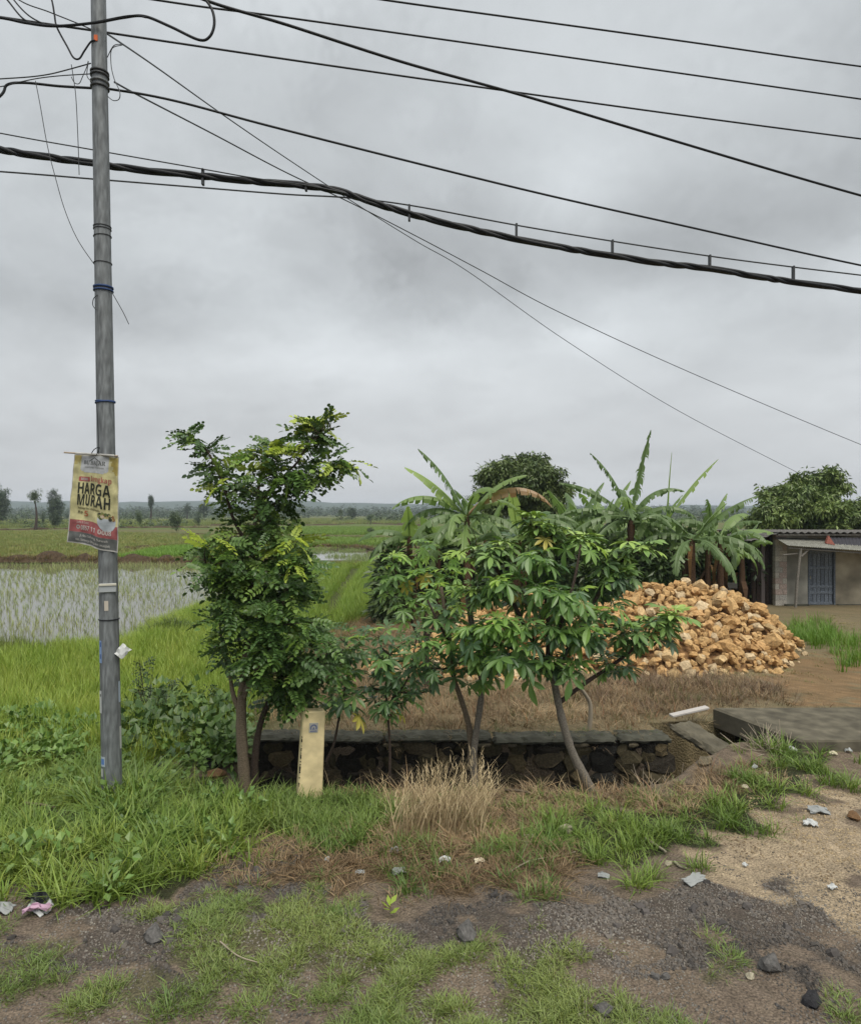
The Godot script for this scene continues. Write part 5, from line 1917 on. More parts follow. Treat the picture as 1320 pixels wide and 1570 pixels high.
func make_bananas() -> void:
	banana("tallest banana plant of the left clump, with a brown arching leaf", 716, 18.5, 790, [
		[185, 68, 2.3, 0.5, 0.9, 0.46, 0], [200, 52, 2.2, 0.5, 0.25, 0.5, 2], [170, 40, 2.2, 1.5, 0.8, 0.5, 1], [190, 30, 2.0, 1.8, 0.9, 0.5, 0], [10, 62, 2.1, 1.0, 0.5, 0.5, 1],
		[5, 50, 2.6, 1.9, 0.9, 0.55, 3], [340, 45, 1.9, 2.0, 0.5, 0.45, 1], [60, 60, 1.8, 1.6, 0.3, 0.4, 1], [110, 20, 1.9, 1.6, 0.8, 0.5, 1], [130, 5, 1.9, 1.5, 0.9, 0.5, 0],
		[150, 15, 2.0, 1.7, 0.8, 0.5, 0], [95, -10, 1.8, 1.1, 0.7, 0.42, 1], [20, 10, 2.0, 1.7, 0.7, 0.5, 0], [280, 35, 2.0, 1.5, 0.6, 0.5, 0], [230, 25, 2.0, 1.6, 0.7, 0.5, 0], [45, 0, 1.8, 1.5, 0.8, 0.5, 0]])
	banana("banana plant with an upright young leaf right of the brown leaf", 795, 20.0, 812, [
		[80, 84, 1.3, 0.2, 0.05, 0.34, 2], [10, 45, 1.9, 1.6, 0.7, 0.5, 0], [175, 40, 1.7, 1.6, 0.4, 0.5, 1], [30, 35, 2.0, 1.7, 0.9, 0.5, 0], [200, 15, 1.8, 1.5, 0.7, 0.5, 0], [110, 10, 1.6, 1.5, 0.6, 0.5, 1], [320, 30, 1.8, 1.5, 0.6, 0.5, 0], [60, -5, 1.7, 1.3, 0.7, 0.5, 0]])
	banana("low banana plant with a flat pale leaf at the left end of the clump", 628, 19.0, 822, [
		[95, 78, 1.1, 0.4, 0.1, 0.38, 2], [5, 25, 1.7, 0.5, 0.2, 0.5, 1], [180, 25, 1.5, 1.3, 0.5, 0.5, 0], [200, 5, 1.5, 1.5, 0.7, 0.5, 0], [140, 10, 1.4, 1.4, 0.7, 0.45, 0], [60, 15, 1.5, 1.5, 0.6, 0.5, 0], [300, 30, 1.6, 1.5, 0.6, 0.5, 0]])
	banana("tallest banana plant of the right clump, with a ragged leaf straight up", 967, 20.5, 792, [
		[80, 88, 2.6, 0.12, 1.0, 0.42, 0], [185, 70, 2.3, 0.5, 1.0, 0.46, 0], [190, 48, 2.4, 0.8, 1.0, 0.5, 0], [175, 32, 2.4, 1.2, 1.0, 0.5, 0], [200, 18, 2.5, 1.3, 1.0, 0.5, 0], [165, 8, 2.3, 1.2, 1.0, 0.5, 0],
		[5, 66, 1.9, 1.6, 0.9, 0.45, 0], [15, 40, 2.0, 1.6, 0.9, 0.5, 0], [120, 50, 2.0, 1.4, 0.9, 0.5, 1], [260, 55, 2.0, 1.2, 0.8, 0.5, 0], [140, 0, 2.0, 1.2, 1.0, 0.5, 0], [40, 10, 2.0, 1.5, 0.9, 0.5, 0], [300, 20, 2.0, 1.5, 0.8, 0.5, 0]])
	banana("banana plant with a rolled upright spear leaf and a broad whole leaf", 1022, 21.0, 798, [
		[40, 86, 2.1, 0.05, 0.0, 0.1, 2], [15, 58, 2.3, 0.25, 0.05, 0.62, 2], [170, 50, 1.8, 1.8, 0.3, 0.5, 1], [140, 25, 1.9, 1.8, 0.4, 0.5, 1], [200, 15, 1.8, 1.6, 0.7, 0.5, 0], [100, 5, 1.8, 1.5, 0.5, 0.5, 1], [330, 30, 1.8, 1.5, 0.7, 0.5, 0]])
	banana("banana plant with dry orange sheaths just above the stone heap", 1060, 19.5, 826, [
		[35, 66, 1.5, 0.5, 0.3, 0.3, 1], [10, 48, 2.1, 0.5, 0.9, 0.5, 0], [165, 60, 1.8, 1.6, 0.7, 0.5, 0], [180, 25, 1.8, 1.7, 0.9, 0.5, 0], [35, 20, 2.0, 1.5, 0.9, 0.5, 0], [80, 5, 1.9, 1.5, 0.9, 0.5, 0], [60, -10, 1.9, 1.2, 0.9, 0.5, 0], [130, 0, 1.8, 1.4, 0.9, 0.5, 0], [300, 30, 1.8, 1.4, 0.8, 0.5, 0], [220, 15, 1.9, 1.5, 0.8, 0.5, 1]], "banana plants behind the stone heap", 0.17)
	banana("banana plant with wide drooping leaves nearest the shed", 1104, 20.5, 822, [
		[5, 34, 1.55, 1.0, 0.2, 0.5, 1], [15, 10, 1.3, 1.3, 0.6, 0.45, 0], [185, 45, 1.7, 1.5, 0.7, 0.5, 0], [60, 40, 1.6, 1.6, 0.5, 0.5, 0], [100, 10, 1.8, 1.5, 0.9, 0.5, 0], [145, 10, 1.8, 1.5, 0.9, 0.5, 0], [330, 50, 1.7, 1.2, 0.4, 0.5, 1], [50, -5, 1.6, 1.3, 0.8, 0.5, 0]])
	banana("dark banana plant in the gap between the left and right clumps", 890, 23.0, 818, spread_leaves(10, 2.0, 0.8))
	banana("shaded banana plant behind the right clump's tallest plant", 925, 25.0, 812, spread_leaves(9, 2.0, 0.6))
	banana("shaded banana plant behind the left clump's brown stem", 745, 22.0, 824, spread_leaves(9, 1.9, 0.7))
	banana("short banana plant left of the tallest right banana plant", 905, 21.5, 832, spread_leaves(10, 1.7, 0.8))
	banana("short banana plant between the spear leaf and the orange sheaths", 1000, 22.5, 830, spread_leaves(10, 1.8, 0.8))
	banana("short banana plant in the shade right of the orange sheaths", 1085, 22.5, 834, spread_leaves(10, 1.8, 0.8))
	banana("farthest right short banana plant beside the shed's lean to", 1136, 23.2, 838, spread_leaves(8, 1.3, 0.7))
	banana("short banana plant under the left clump's drooping leaves", 672, 20.5, 838, spread_leaves(10, 1.6, 0.8))
	banana("short banana plant below the mango tree", 838, 22.0, 830, spread_leaves(10, 1.7, 0.7))


func big_tree(label: String, px: float, d: float, blobs: Array, n: int, ca: Color, cb: Color) -> void:
	var base := at((px - CX) / F * d, d)
	var o := thing("mango_tree", label, "tree", base)
	var bb := []
	var top := Vector3(0, 2.6, 0)
	part(o, "trunk", tube_mesh([Vector3(0, -0.2, 0), Vector3(0.1, 1.3, 0), top], 0.28, 0.2, 9, 4).mesh(), M.bark_dark)
	for q in blobs:
		var c := P(q[0], q[1], d + q[4]) - base
		bb.append([c, Vector3(q[2] / F * d, q[3] / F * d, q[5])])
		part(o, "limb", tube_mesh([top * 0.9, (top + c) * 0.5 + Vector3(0, -0.2, 0.1), c], 0.12, 0.03, 6, 4).mesh(), M.bark_dark)
	crown(o, bb, M.mango, n, ca, cb, 0.5, 0.9, 0.2, 0.25)

func make_big_trees() -> void:
	M.mango = []
	for k in 3:
		M.mango.append(spray(24, 0.34, 0.30, 0.11, 0.8))
	M.shrub = []
	for k in 3:
		M.shrub.append(spray(24, 0.34, 0.24, 0.11, 0.3))
	big_tree("rounded dark mango tree behind the left banana clump", 806, 33.0, [[812, 752, 46, 42, 0.0, 1.8], [780, 762, 40, 42, 0.4, 1.6], [842, 772, 30, 32, 0.3, 1.3], [770, 728, 30, 26, 0.2, 1.0], [806, 722, 28, 22, 0.0, 1.0], [845, 745, 20, 20, 0.0, 0.8]], 2600, Color(0.06, 0.10, 0.03), Color(0.15, 0.21, 0.055))
	big_tree("spreading mango tree with loose open crown behind the shed", 1250, 31.0, [[1264, 742, 26, 20, 0.0, 1.1], [1240, 772, 46, 30, -0.3, 1.6], [1200, 790, 38, 26, -0.4, 1.4], [1195, 762, 22, 18, 0.2, 0.8], [1300, 788, 38, 20, 0.0, 1.5], [1345, 795, 40, 22, 0.0, 1.5], [1172, 800, 20, 18, -0.2, 0.8], [1270, 800, 50, 22, -0.6, 1.5], [1225, 748, 22, 16, 0.2, 0.8]], 2000, Color(0.075, 0.125, 0.035), Color(0.20, 0.28, 0.07))
	var dk := Color(0.035, 0.066, 0.024)
	var md := Color(0.10, 0.16, 0.045)
	var g := "shrubs among the banana plants"
	for q in [
		["dark shrub filling the gap between the banana clumps", 872, 24.0, 822, 70, 1.6, 700], ["dark shrub behind the tallest right banana plant", 950, 26.0, 826, 70, 1.6, 700], ["broad shrub behind the orange sheathed banana plant", 1040, 25.0, 822, 90, 1.7, 800],
		["shrub beside the shed's dark left side", 1130, 24.5, 838, 60, 1.5, 600], ["thick shrub at the foot of the left banana clump", 690, 21.5, 838, 90, 1.5, 700], ["shrub behind the brown banana leaf", 790, 24.5, 824, 80, 1.6, 700], ["bright shrub in front of the gap between the banana clumps", 850, 20.5, 842, 60, 1.2, 420], ["bright shrub below the tallest right banana plant", 925, 19.5, 846, 56, 1.1, 400], ["bright shrub between the banana stems above the stone heap", 1002, 19.8, 850, 50, 1.1, 380], ["bright low shrub left of the left banana clump", 600, 18.5, 858, 34, 0.7, 200], ["low shrub right beside the dark plank wall", 1146, 24.2, 868, 26, 0.6, 200]]:
		var d: float = q[2]
		var base := at((q[1] - CX) / F * d, d)
		var o := thing("shrub", q[0], "shrub", base, g)
		part(o, "stem", tube_mesh([Vector3(0, -0.1, 0), Vector3(0.05, 0.5, 0), Vector3(0, 1.2, 0)], 0.05, 0.02, 5, 3).mesh(), M.bark_dark)
		var top: float = EYE - (q[3] - CY) / F * d - base.y
		var w: float = q[4] * 0.5 / F * d
		crown(o, [[Vector3(-w * 0.4, top * 0.45, 0), Vector3(w * 0.75, top * 0.5, q[5] * 0.6)], [Vector3(w * 0.4, top * 0.5, 0.2), Vector3(w * 0.75, top * 0.52, q[5] * 0.6)], [Vector3(0, top * 0.7, -0.3), Vector3(w * 0.7, top * 0.4, q[5] * 0.6)]], M.shrub, q[6], dk, md, 0.7, 1.2, 0.05)
	# a low wall of grey blocks seen between the stems
	var bw := thing("block_wall", "low grey concrete block wall between the banana stems and the heap", "wall", at(5.5, 22.6))
	for r in 4:
		for k in 17:
			var x := 3.4 + k * 0.41 + (0.2 if r % 2 else 0.0)
			var mb := MB.new()
			mb.box(Vector3(x, 0.1 + r * 0.2, -22.6 + rnd(-0.01, 0.01)) - Vector3(bw.position.x, 0.0, bw.position.z), Vector3(0.395, 0.185, 0.12), Basis(), 0.01)
			part(bw, "block", mb.mesh(), M.stone_grey)


# ---------------------------------------------------------------- the slim tree
func nearest(skel: Array, p: Vector3, low := 0.0) -> Vector3:
	var best: Vector3 = skel[0]
	var bd := 1e9
	for q in skel:
		var s: Vector3 = q
		var dd := s.distance_squared_to(p) + (2.0 * maxf(0.0, s.y - p.y + 0.05)) ** 2
		if dd < bd:
			bd = dd
			best = s
	return best

func make_slim_tree() -> void:
	var d := -G(378, 1222).z + 0.05
	var base := P(378, 1228, d)
	base.y = H(base.x, d)
	var o := thing("slim_tree", "slim upright tree with small dark leaflets and lime green tips beside the marker post", "tree", base)
	var skel := []
	var limb := func(called: String, q: Array, a: float, b: float, m: Material) -> void:
		var pts := []
		for i in range(0, q.size(), 3):
			pts.append(P(q[i], q[i + 1], d + q[i + 2]) - base)
		var c := curve(pts, 6)
		for p in c:
			skel.append(p)
		var mb := MB.new()
		var rr := taper(c.size(), a, b)
		for i in rr.size():
			rr[i] *= 1.0 + 0.12 * na.get_noise_2d(i * 0.7, a * 900.0)
		mb.tube(c, rr, 9)
		part(o, called, mb.mesh(), m)
	limb.call("trunk", [380, 1242, 0, 374, 1180, 0, 370, 1110, 0, 372, 1060, 0, 378, 1000, 0.05, 384, 930, 0.1, 388, 860, 0.1, 392, 790, 0.05, 400, 730, 0.0, 420, 680, 0.0], 0.062, 0.008, M.bark)
	limb.call("trunk", [392, 1225, 0.14, 391, 1170, 0.14, 397, 1120, 0.14, 410, 1080, 0.16, 430, 1040, 0.16, 455, 1000, 0.1, 480, 970, 0.05], 0.042, 0.012, M.bark_dark)
	limb.call("branch", [371, 1100, 0, 358, 1065, 0.03, 352, 1030, 0.05, 340, 985, 0.0, 336, 930, 0.0], 0.028, 0.006, M.bark)
	limb.call("branch", [371, 1075, 0, 388, 1035, -0.05, 410, 1000, -0.1, 428, 950, -0.1, 440, 890, -0.05, 450, 845, 0], 0.03, 0.007, M.bark)
	limb.call("branch", [390, 850, 0.1, 360, 800, 0.05, 345, 750, 0, 330, 712, 0, 308, 680, 0, 275, 660, 0], 0.02, 0.004, M.bark_dark)
	limb.call("branch", [394, 780, 0.05, 420, 745, 0, 455, 710, -0.05, 475, 680, -0.05, 508, 658, -0.05], 0.018, 0.004, M.bark_dark)
	limb.call("branch", [398, 800, 0.05, 430, 765, 0.1, 480, 738, 0.1, 520, 718, 0.1, 546, 712, 0.1], 0.017, 0.004, M.bark_dark)
	limb.call("branch", [400, 1060, 0.15, 440, 1035, 0.2, 490, 1010, 0.2, 525, 1000, 0.2], 0.018, 0.006, M.bark_dark)
	limb.call("branch", [384, 930, 0.1, 350, 895, 0.0, 318, 870, -0.05], 0.014, 0.005, M.bark_dark)
	limb.call("branch", [378, 980, 0.05, 420, 940, 0.25, 470, 900, 0.3], 0.014, 0.005, M.bark_dark)
	var shapes := []
	for k in 5:
		shapes.append(frond(rnd(0.19, 0.26), 5, 0.062, 0.66, rnd(0.15, 0.45)))
	var fr := []
	var twigs := MB.new()
	for q in [
		[290, 676, 20, 8, 0.1, 3, 0.1], [312, 698, 16, 12, 0.12, 3, 0.0], [332, 722, 20, 18, 0.15, 3, 0.1], [486, 658, 26, 9, 0.12, 6, 0.9], [470, 690, 26, 18, 0.2, 5, 0.2], [524, 716, 26, 12, 0.15, 6, 0.5], [492, 738, 24, 18, 0.2, 5, 0.05],
		[430, 690, 30, 22, 0.25, 6, 0.45], [400, 712, 36, 26, 0.3, 7, 0.25], [365, 745, 36, 24, 0.3, 7, 0.45], [325, 745, 22, 14, 0.2, 3, 0.6], [410, 755, 52, 30, 0.35, 9, 0.08], [455, 752, 40, 26, 0.3, 6, 0.02],
		[392, 790, 62, 26, 0.35, 9, 0.1], [380, 830, 58, 28, 0.35, 8, 0.15], [340, 850, 34, 24, 0.3, 6, 0.25], [435, 842, 44, 22, 0.3, 6, 0.45], [465, 868, 26, 20, 0.25, 4, 0.1], [390, 870, 66, 28, 0.4, 10, 0.03], [335, 892, 38, 24, 0.3, 6, 0.25], [395, 905, 68, 30, 0.4, 12, 0.0],
		[450, 900, 38, 26, 0.3, 6, 0.04], [375, 945, 52, 28, 0.4, 9, 0.0], [420, 950, 50, 30, 0.4, 9, 0.0], [385, 990, 50, 28, 0.4, 9, 0.0], [440, 990, 50, 34, 0.4, 10, 0.0], [484, 985, 42, 34, 0.35, 8, 0.06], [415, 1030, 54, 28, 0.4, 10, 0.0], [470, 1035, 44, 28, 0.35, 9, 0.0],
		[505, 1020, 34, 32, 0.3, 6, 0.0], [430, 1066, 40, 16, 0.3, 6, 0.0], [482, 1070, 34, 16, 0.3, 5, 0.0], [345, 985, 18, 34, 0.25, 4, 0.05], [350, 940, 30, 26, 0.3, 5, 0.05]]:
		for k in int(q[5] * (1.35 if q[1] > 760 else 1.1)):
			var e := P(q[0] + rnd(-0.7, 0.7) * q[2], q[1] - 6.0 + rnd(-0.8, 0.8) * q[3], d + rnd(-1, 1) * q[4] * 1.1) - base
			var s := nearest(skel, e)
			var mid := (s + e) * 0.5 + Vector3(rnd(-1, 1), rnd(0, 1), rnd(-1, 1)) * 0.06
			var c := curve([s, mid, e], 4)
			twigs.tube(c, taper(c.size(), 0.006, 0.002), 4, Color.WHITE, false)
			var dir := (e - s).normalized()
			var young: bool = rng.randf() < q[6] * 1.0
			var n := 6
			for i in n:
				var t := lerpf(0.35, 1.0, float(i) / (n - 1))
				var p := c[mini(int(t * (c.size() - 1)), c.size() - 1)] if i < n - 1 else e
				p += Vector3(rnd(-1, 1), rnd(-1, 1), rnd(-1, 1)) * 0.02
				var an := rnd(0, TAU)
				var out := (dir * 0.7 + Vector3(cos(an), rnd(-0.75, 0.4), sin(an))).normalized()
				var tone := 0
				if young and t > 0.55:
					tone = 3
				else:
					tone = [0, 0, 0, 1, 1, 2][rng.randi() % 6]
				fr.append([Transform3D(basis_to(out, rnd(-1.0, 1.0)) * Basis.from_scale(Vector3.ONE * rnd(0.7, 1.1)), p), tone])
	part(o, "twigs", twigs.mesh(), M.bark_dark).set_meta("kind", "stuff")
	var cr := Node3D.new()
	cr.name = "crown"
	o.add_child(cr, true)
	fr.sort_custom(func(a, b): return a[0].origin.z > b[0].origin.z)
	var xf := []
	var co := []
	var tones := [Color(0.06, 0.115, 0.035), Color(0.10, 0.175, 0.045), Color(0.165, 0.26, 0.055), Color(0.38, 0.47, 0.09)]
	for i in fr.size():
		if i < 300:
			part(cr, "leaf", shapes[i % 5], M.frond[fr[i][1]], fr[i][0])
		else:
			xf.append(fr[i][0]); co.append(tones[fr[i][1]])
	for k in 3:
		var a := []
		var b := []
		for i in range(k, xf.size(), 3):
			a.append(xf[i]); b.append(co[i])
		many(cr, "inner_leaves", shapes[k], M.foliage, a, b)


# ---------------------------------------------------------------- cassavas
func cassava(label: String, d: float, base_px: Array, stems: Array, tips: Array, size: float, tones: Array, stalk := 0.17, dense := 1.3) -> void:
	var base := P(base_px[0], base_px[1], d)
	base.y = H(base.x, d)
	var o := thing("cassava_plant", label, "cassava plant", base, "cassava plants along the ditch")
	var skel := []
	for q in stems:
		var pts := []
		for i in range(3, q.size(), 3):
			pts.append(P(q[i], q[i + 1], d + q[i + 2]) - base)
		var c := curve(pts, 6)
		for p in c:
			skel.append(p)
		var mb := MB.new()
		var rr := taper(c.size(), q[0], q[1])
		for i in rr.size():
			rr[i] *= 1.0 + 0.15 * na.get_noise_2d(i * 0.9, q[0] * 700.0)
		mb.tube(c, rr, 9)
		part(o, "stem", mb.mesh(), q[2])
	var shapes := []
	for k in 5:
		shapes.append(palmate(stalk * rnd(0.8, 1.15), size * rnd(0.92, 1.08), [7, 7, 5, 7, 6][k], [0.30, 0.27, 0.36, 0.32, 0.30][k]))
	var all := []
	for q in tips:
		var e := P(q[0], q[1] + 14.0, d + q[2]) - base
		var s := nearest(skel, e)
		if s.distance_to(e) > 0.04:
			var mid := (s + e) * 0.5 + Vector3(rnd(-0.04, 0.04), -0.02, 0)
			part(o, "branch", tube_mesh([s, mid, e], 0.011, 0.006, 5, 4).mesh(), M.bark_dark)
		var dir := (e - s).normalized()
		var nl: int = int(q[3] * dense)
		for i in nl:
			var t: float = float(i) / nl
			var an: float = i * 2.4 + rnd(-0.3, 0.3)
			var el := lerpf(0.9, -0.55, t) + rnd(-0.25, 0.25)
			var out := Vector3(cos(an) * cos(el), sin(el), sin(an) * cos(el) + 0.15)
			var p: Vector3 = e - dir * t * rnd(0.05, 0.32) + Vector3(rnd(-1, 1), rnd(-1, 1), rnd(-1, 1)) * 0.04
			var tone: int = tones[rng.randi() % tones.size()]
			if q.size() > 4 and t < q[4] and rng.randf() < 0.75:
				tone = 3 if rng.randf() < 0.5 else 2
			if t > 0.7 and rng.randf() < 0.05:
				tone = 5
			var sc := rnd(0.65, 1.3) * (0.75 if t < 0.2 else 1.0)
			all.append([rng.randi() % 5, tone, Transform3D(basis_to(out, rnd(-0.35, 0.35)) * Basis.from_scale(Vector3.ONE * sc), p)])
	all.sort_custom(func(a, b): return a[2].origin.z > b[2].origin.z)
	var xf := []
	var co := []
	for i in all.size():
		if i < 295:
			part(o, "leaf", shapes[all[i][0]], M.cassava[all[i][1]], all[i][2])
		else:
			xf.append(all[i][2])
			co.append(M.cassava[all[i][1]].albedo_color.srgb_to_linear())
	if xf.size():
		many(o, "inner_leaves", shapes[0], M.foliage, xf, co)

func make_cassavas() -> void:
	var g: Material = M.bark_grey
	var k: Material = M.bark_dark
	var d := 6.74
	cassava("largest cassava tree, with a leaning grey trunk and a dense round crown", d, [907, 1216], [
		[0.05, 0.034, g, 912, 1226, 0, 898, 1195, 0, 878, 1155, 0, 862, 1105, 0, 850, 1050, 0.02, 840, 1010, 0.05],
		[0.03, 0.012, k, 842, 1020, 0.05, 812, 975, 0.0, 785, 920, -0.05, 760, 870, -0.05, 742, 842, 0.0],
		[0.03, 0.012, k, 840, 1015, 0.05, 840, 950, 0.1, 832, 880, 0.05, 822, 805, 0.0],
		[0.028, 0.01, k, 845, 1030, 0.05, 885, 975, 0.0, 915, 915, 0.0, 955, 860, 0.0, 988, 838, 0.0],
		[0.024, 0.01, k, 856, 1078, 0.02, 900, 1045, 0.1, 945, 1015, 0.15, 990, 978, 0.1, 1034, 944, 0.1],
		[0.02, 0.01, k, 842, 1025, 0.04, 800, 1000, -0.2, 760, 985, -0.25, 715, 965, -0.2],
		[0.02, 0.01, k, 842, 1010, 0.05, 862, 950, -0.3, 880, 890, -0.35, 890, 835, -0.3]], [
		[815, 785, 0.0, 9, 0.7], [778, 826, 0.1, 8, 0.5], [848, 806, -0.1, 9, 0.6], [893, 818, 0.0, 9, 0.5], [738, 838, 0.0, 8, 0.4], [822, 846, -0.3, 8, 0.2], [868, 862, 0.1, 8, 0.3], [926, 846, 0.1, 8, 0.3], [990, 832, 0.0, 9, 0.8], [954, 874, -0.1, 8, 0.2],
		[768, 884, -0.3, 8, 0.3], [832, 898, -0.35, 8, 0.1], [886, 908, -0.3, 9, 0.1], [930, 926, -0.2, 8, 0.1], [724, 896, 0.0, 8, 0.4], [762, 942, -0.35, 9, 0.1], [806, 952, -0.4, 9, 0.0], [852, 962, -0.4, 9, 0.0], [904, 968, -0.3, 9, 0.0], [952, 956, -0.1, 8, 0.1],
		[1036, 940, 0.1, 9, 0.7], [990, 950, 0.05, 7, 0.3], [716, 958, -0.2, 8, 0.2], [768, 1000, -0.3, 8, 0.0], [826, 1012, -0.25, 8, 0.0], [880, 1014, -0.2, 8, 0.0], [930, 1000, 0.1, 7, 0.0], [790, 905, 0.35, 8, 0.0], [860, 925, 0.4, 8, 0.0], [920, 890, 0.4, 8, 0.0], [720, 1000, -0.1, 6, 0.0]], 0.155, [0, 1, 1, 4, 2, 1, 2], 0.15, 3.1)
	d = -G(728, 1188).z + 0.0
	d = 6.95
	cassava("open cassava plant with one grey and one brown stem behind the straw clump", d, [728, 1188], [
		[0.036, 0.03, g, 728, 1205, 0, 726, 1165, 0, 729, 1130, 0, 735, 1090, 0, 738, 1060, 0, 736, 1010, 0, 722, 950, 0, 716, 905, 0],
		[0.034, 0.02, M.bark, 722, 1180, 0.08, 720, 1120, 0.06, 706, 1070, 0.03, 696, 1040, 0, 692, 1000, 0, 684, 950, 0, 676, 900, 0.05],
		[0.016, 0.01, k, 690, 990, 0, 670, 950, -0.1, 655, 920, -0.1]], [
		[692, 976, -0.1, 8, 0.5], [640, 978, -0.1, 7, 0.0], [660, 1010, -0.15, 7, 0.0], [712, 968, -0.15, 6, 0.9], [738, 1000, -0.05, 8, 0.1], [704, 935, 0.1, 7, 0.2], [720, 893, 0.0, 6, 1.0], [668, 892, 0.05, 7, 0.5], [762, 1020, -0.1, 7, 0.0], [700, 1020, -0.1, 7, 0.0], [655, 930, 0.1, 6, 0.2], [735, 945, 0.1, 6, 0.2], [770, 975, 0.1, 6, 0.0]], 0.16, [0, 1, 4, 1, 2], 0.15, 1.5)
	d = 10.2
	cassava("pale topped cassava bush in the dry yard, in front of the left bananas", d, [652, 1062], [
		[0.04, 0.02, k, 652, 1070, 0, 655, 1010, 0, 650, 950, 0, 645, 890, 0, 648, 840, 0], [0.025, 0.012, k, 652, 1000, 0, 630, 950, 0, 610, 890, 0, 600, 850, 0], [0.025, 0.012, k, 654, 980, 0, 680, 930, 0, 692, 880, 0, 694, 848, 0]], [
		[606, 842, 0.0, 8, 0.7], [650, 826, 0.0, 9, 0.9], [692, 842, 0.0, 8, 0.8], [595, 878, -0.1, 8, 0.1], [640, 868, -0.2, 9, 0.4], [684, 872, -0.2, 8, 0.5], [616, 910, -0.2, 8, 0.0], [660, 902, -0.2, 8, 0.2], [584, 896, 0.1, 7, 0.0], [630, 930, 0.0, 7, 0.0], [690, 910, 0.1, 7, 0.1]], 0.18, [1, 1, 2, 0], 0.15, 1.5)
	d = 7.05
	cassava("low dark cassava with thin stems right of the marker post", d, [598, 1190], [
		[0.016, 0.01, k, 500, 1168, 0, 512, 1140, 0, 520, 1100, 0, 530, 1050, 0, 542, 1000, 0], [0.016, 0.01, k, 597, 1200, 0, 598, 1150, 0, 595, 1100, 0, 592, 1050, 0, 598, 1005, 0], [0.01, 0.008, k, 594, 1080, 0, 620, 1050, 0, 632, 1020, 0]], [
		[544, 985, 0.0, 7, 0.1], [575, 1000, 0.1, 6, 0.0], [600, 998, 0.0, 7, 0.1], [528, 1035, 0.0, 6, 0.0], [592, 1055, -0.05, 7, 0.0], [634, 1018, 0.0, 7, 0.0], [568, 1035, 0.1, 6, 0.0], [598, 1080, -0.05, 4, 0.0], [512, 1065, 0.1, 6, 0.0], [560, 965, 0.1, 6, 0.2], [625, 1060, 0.0, 6, 0.0], [575, 1062, 0.0, 5, 0.0], [545, 1055, 0.1, 5, 0.0], [505, 990, 0.1, 6, 0.0], [522, 965, 0.1, 5, 0.1], [615, 975, 0.1, 6, 0.1], [650, 1000, 0.15, 6, 0.0], [660, 1045, 0.1, 5, 0.0], [640, 960, 0.2, 6, 0.1], [580, 960, 0.2, 6, 0.1], [520, 1010, 0.15, 5, 0.0]], 0.155, [0, 4, 4, 0, 1], 0.12, 1.6)
	# a bent bare stem and the gnarled root left over beside the big one
	var s := part(self, "bare_stem", tube_mesh([P(902, 1126, 8.1), P(905, 1095, 8.1), P(903, 1075, 8.1), P(890, 1055, 8.05)], 0.03, 0.022, 7, 5).mesh(), M.twig)
	tag(s, "pale bent bare stem standing just behind the wall by the big cassava", "stem")


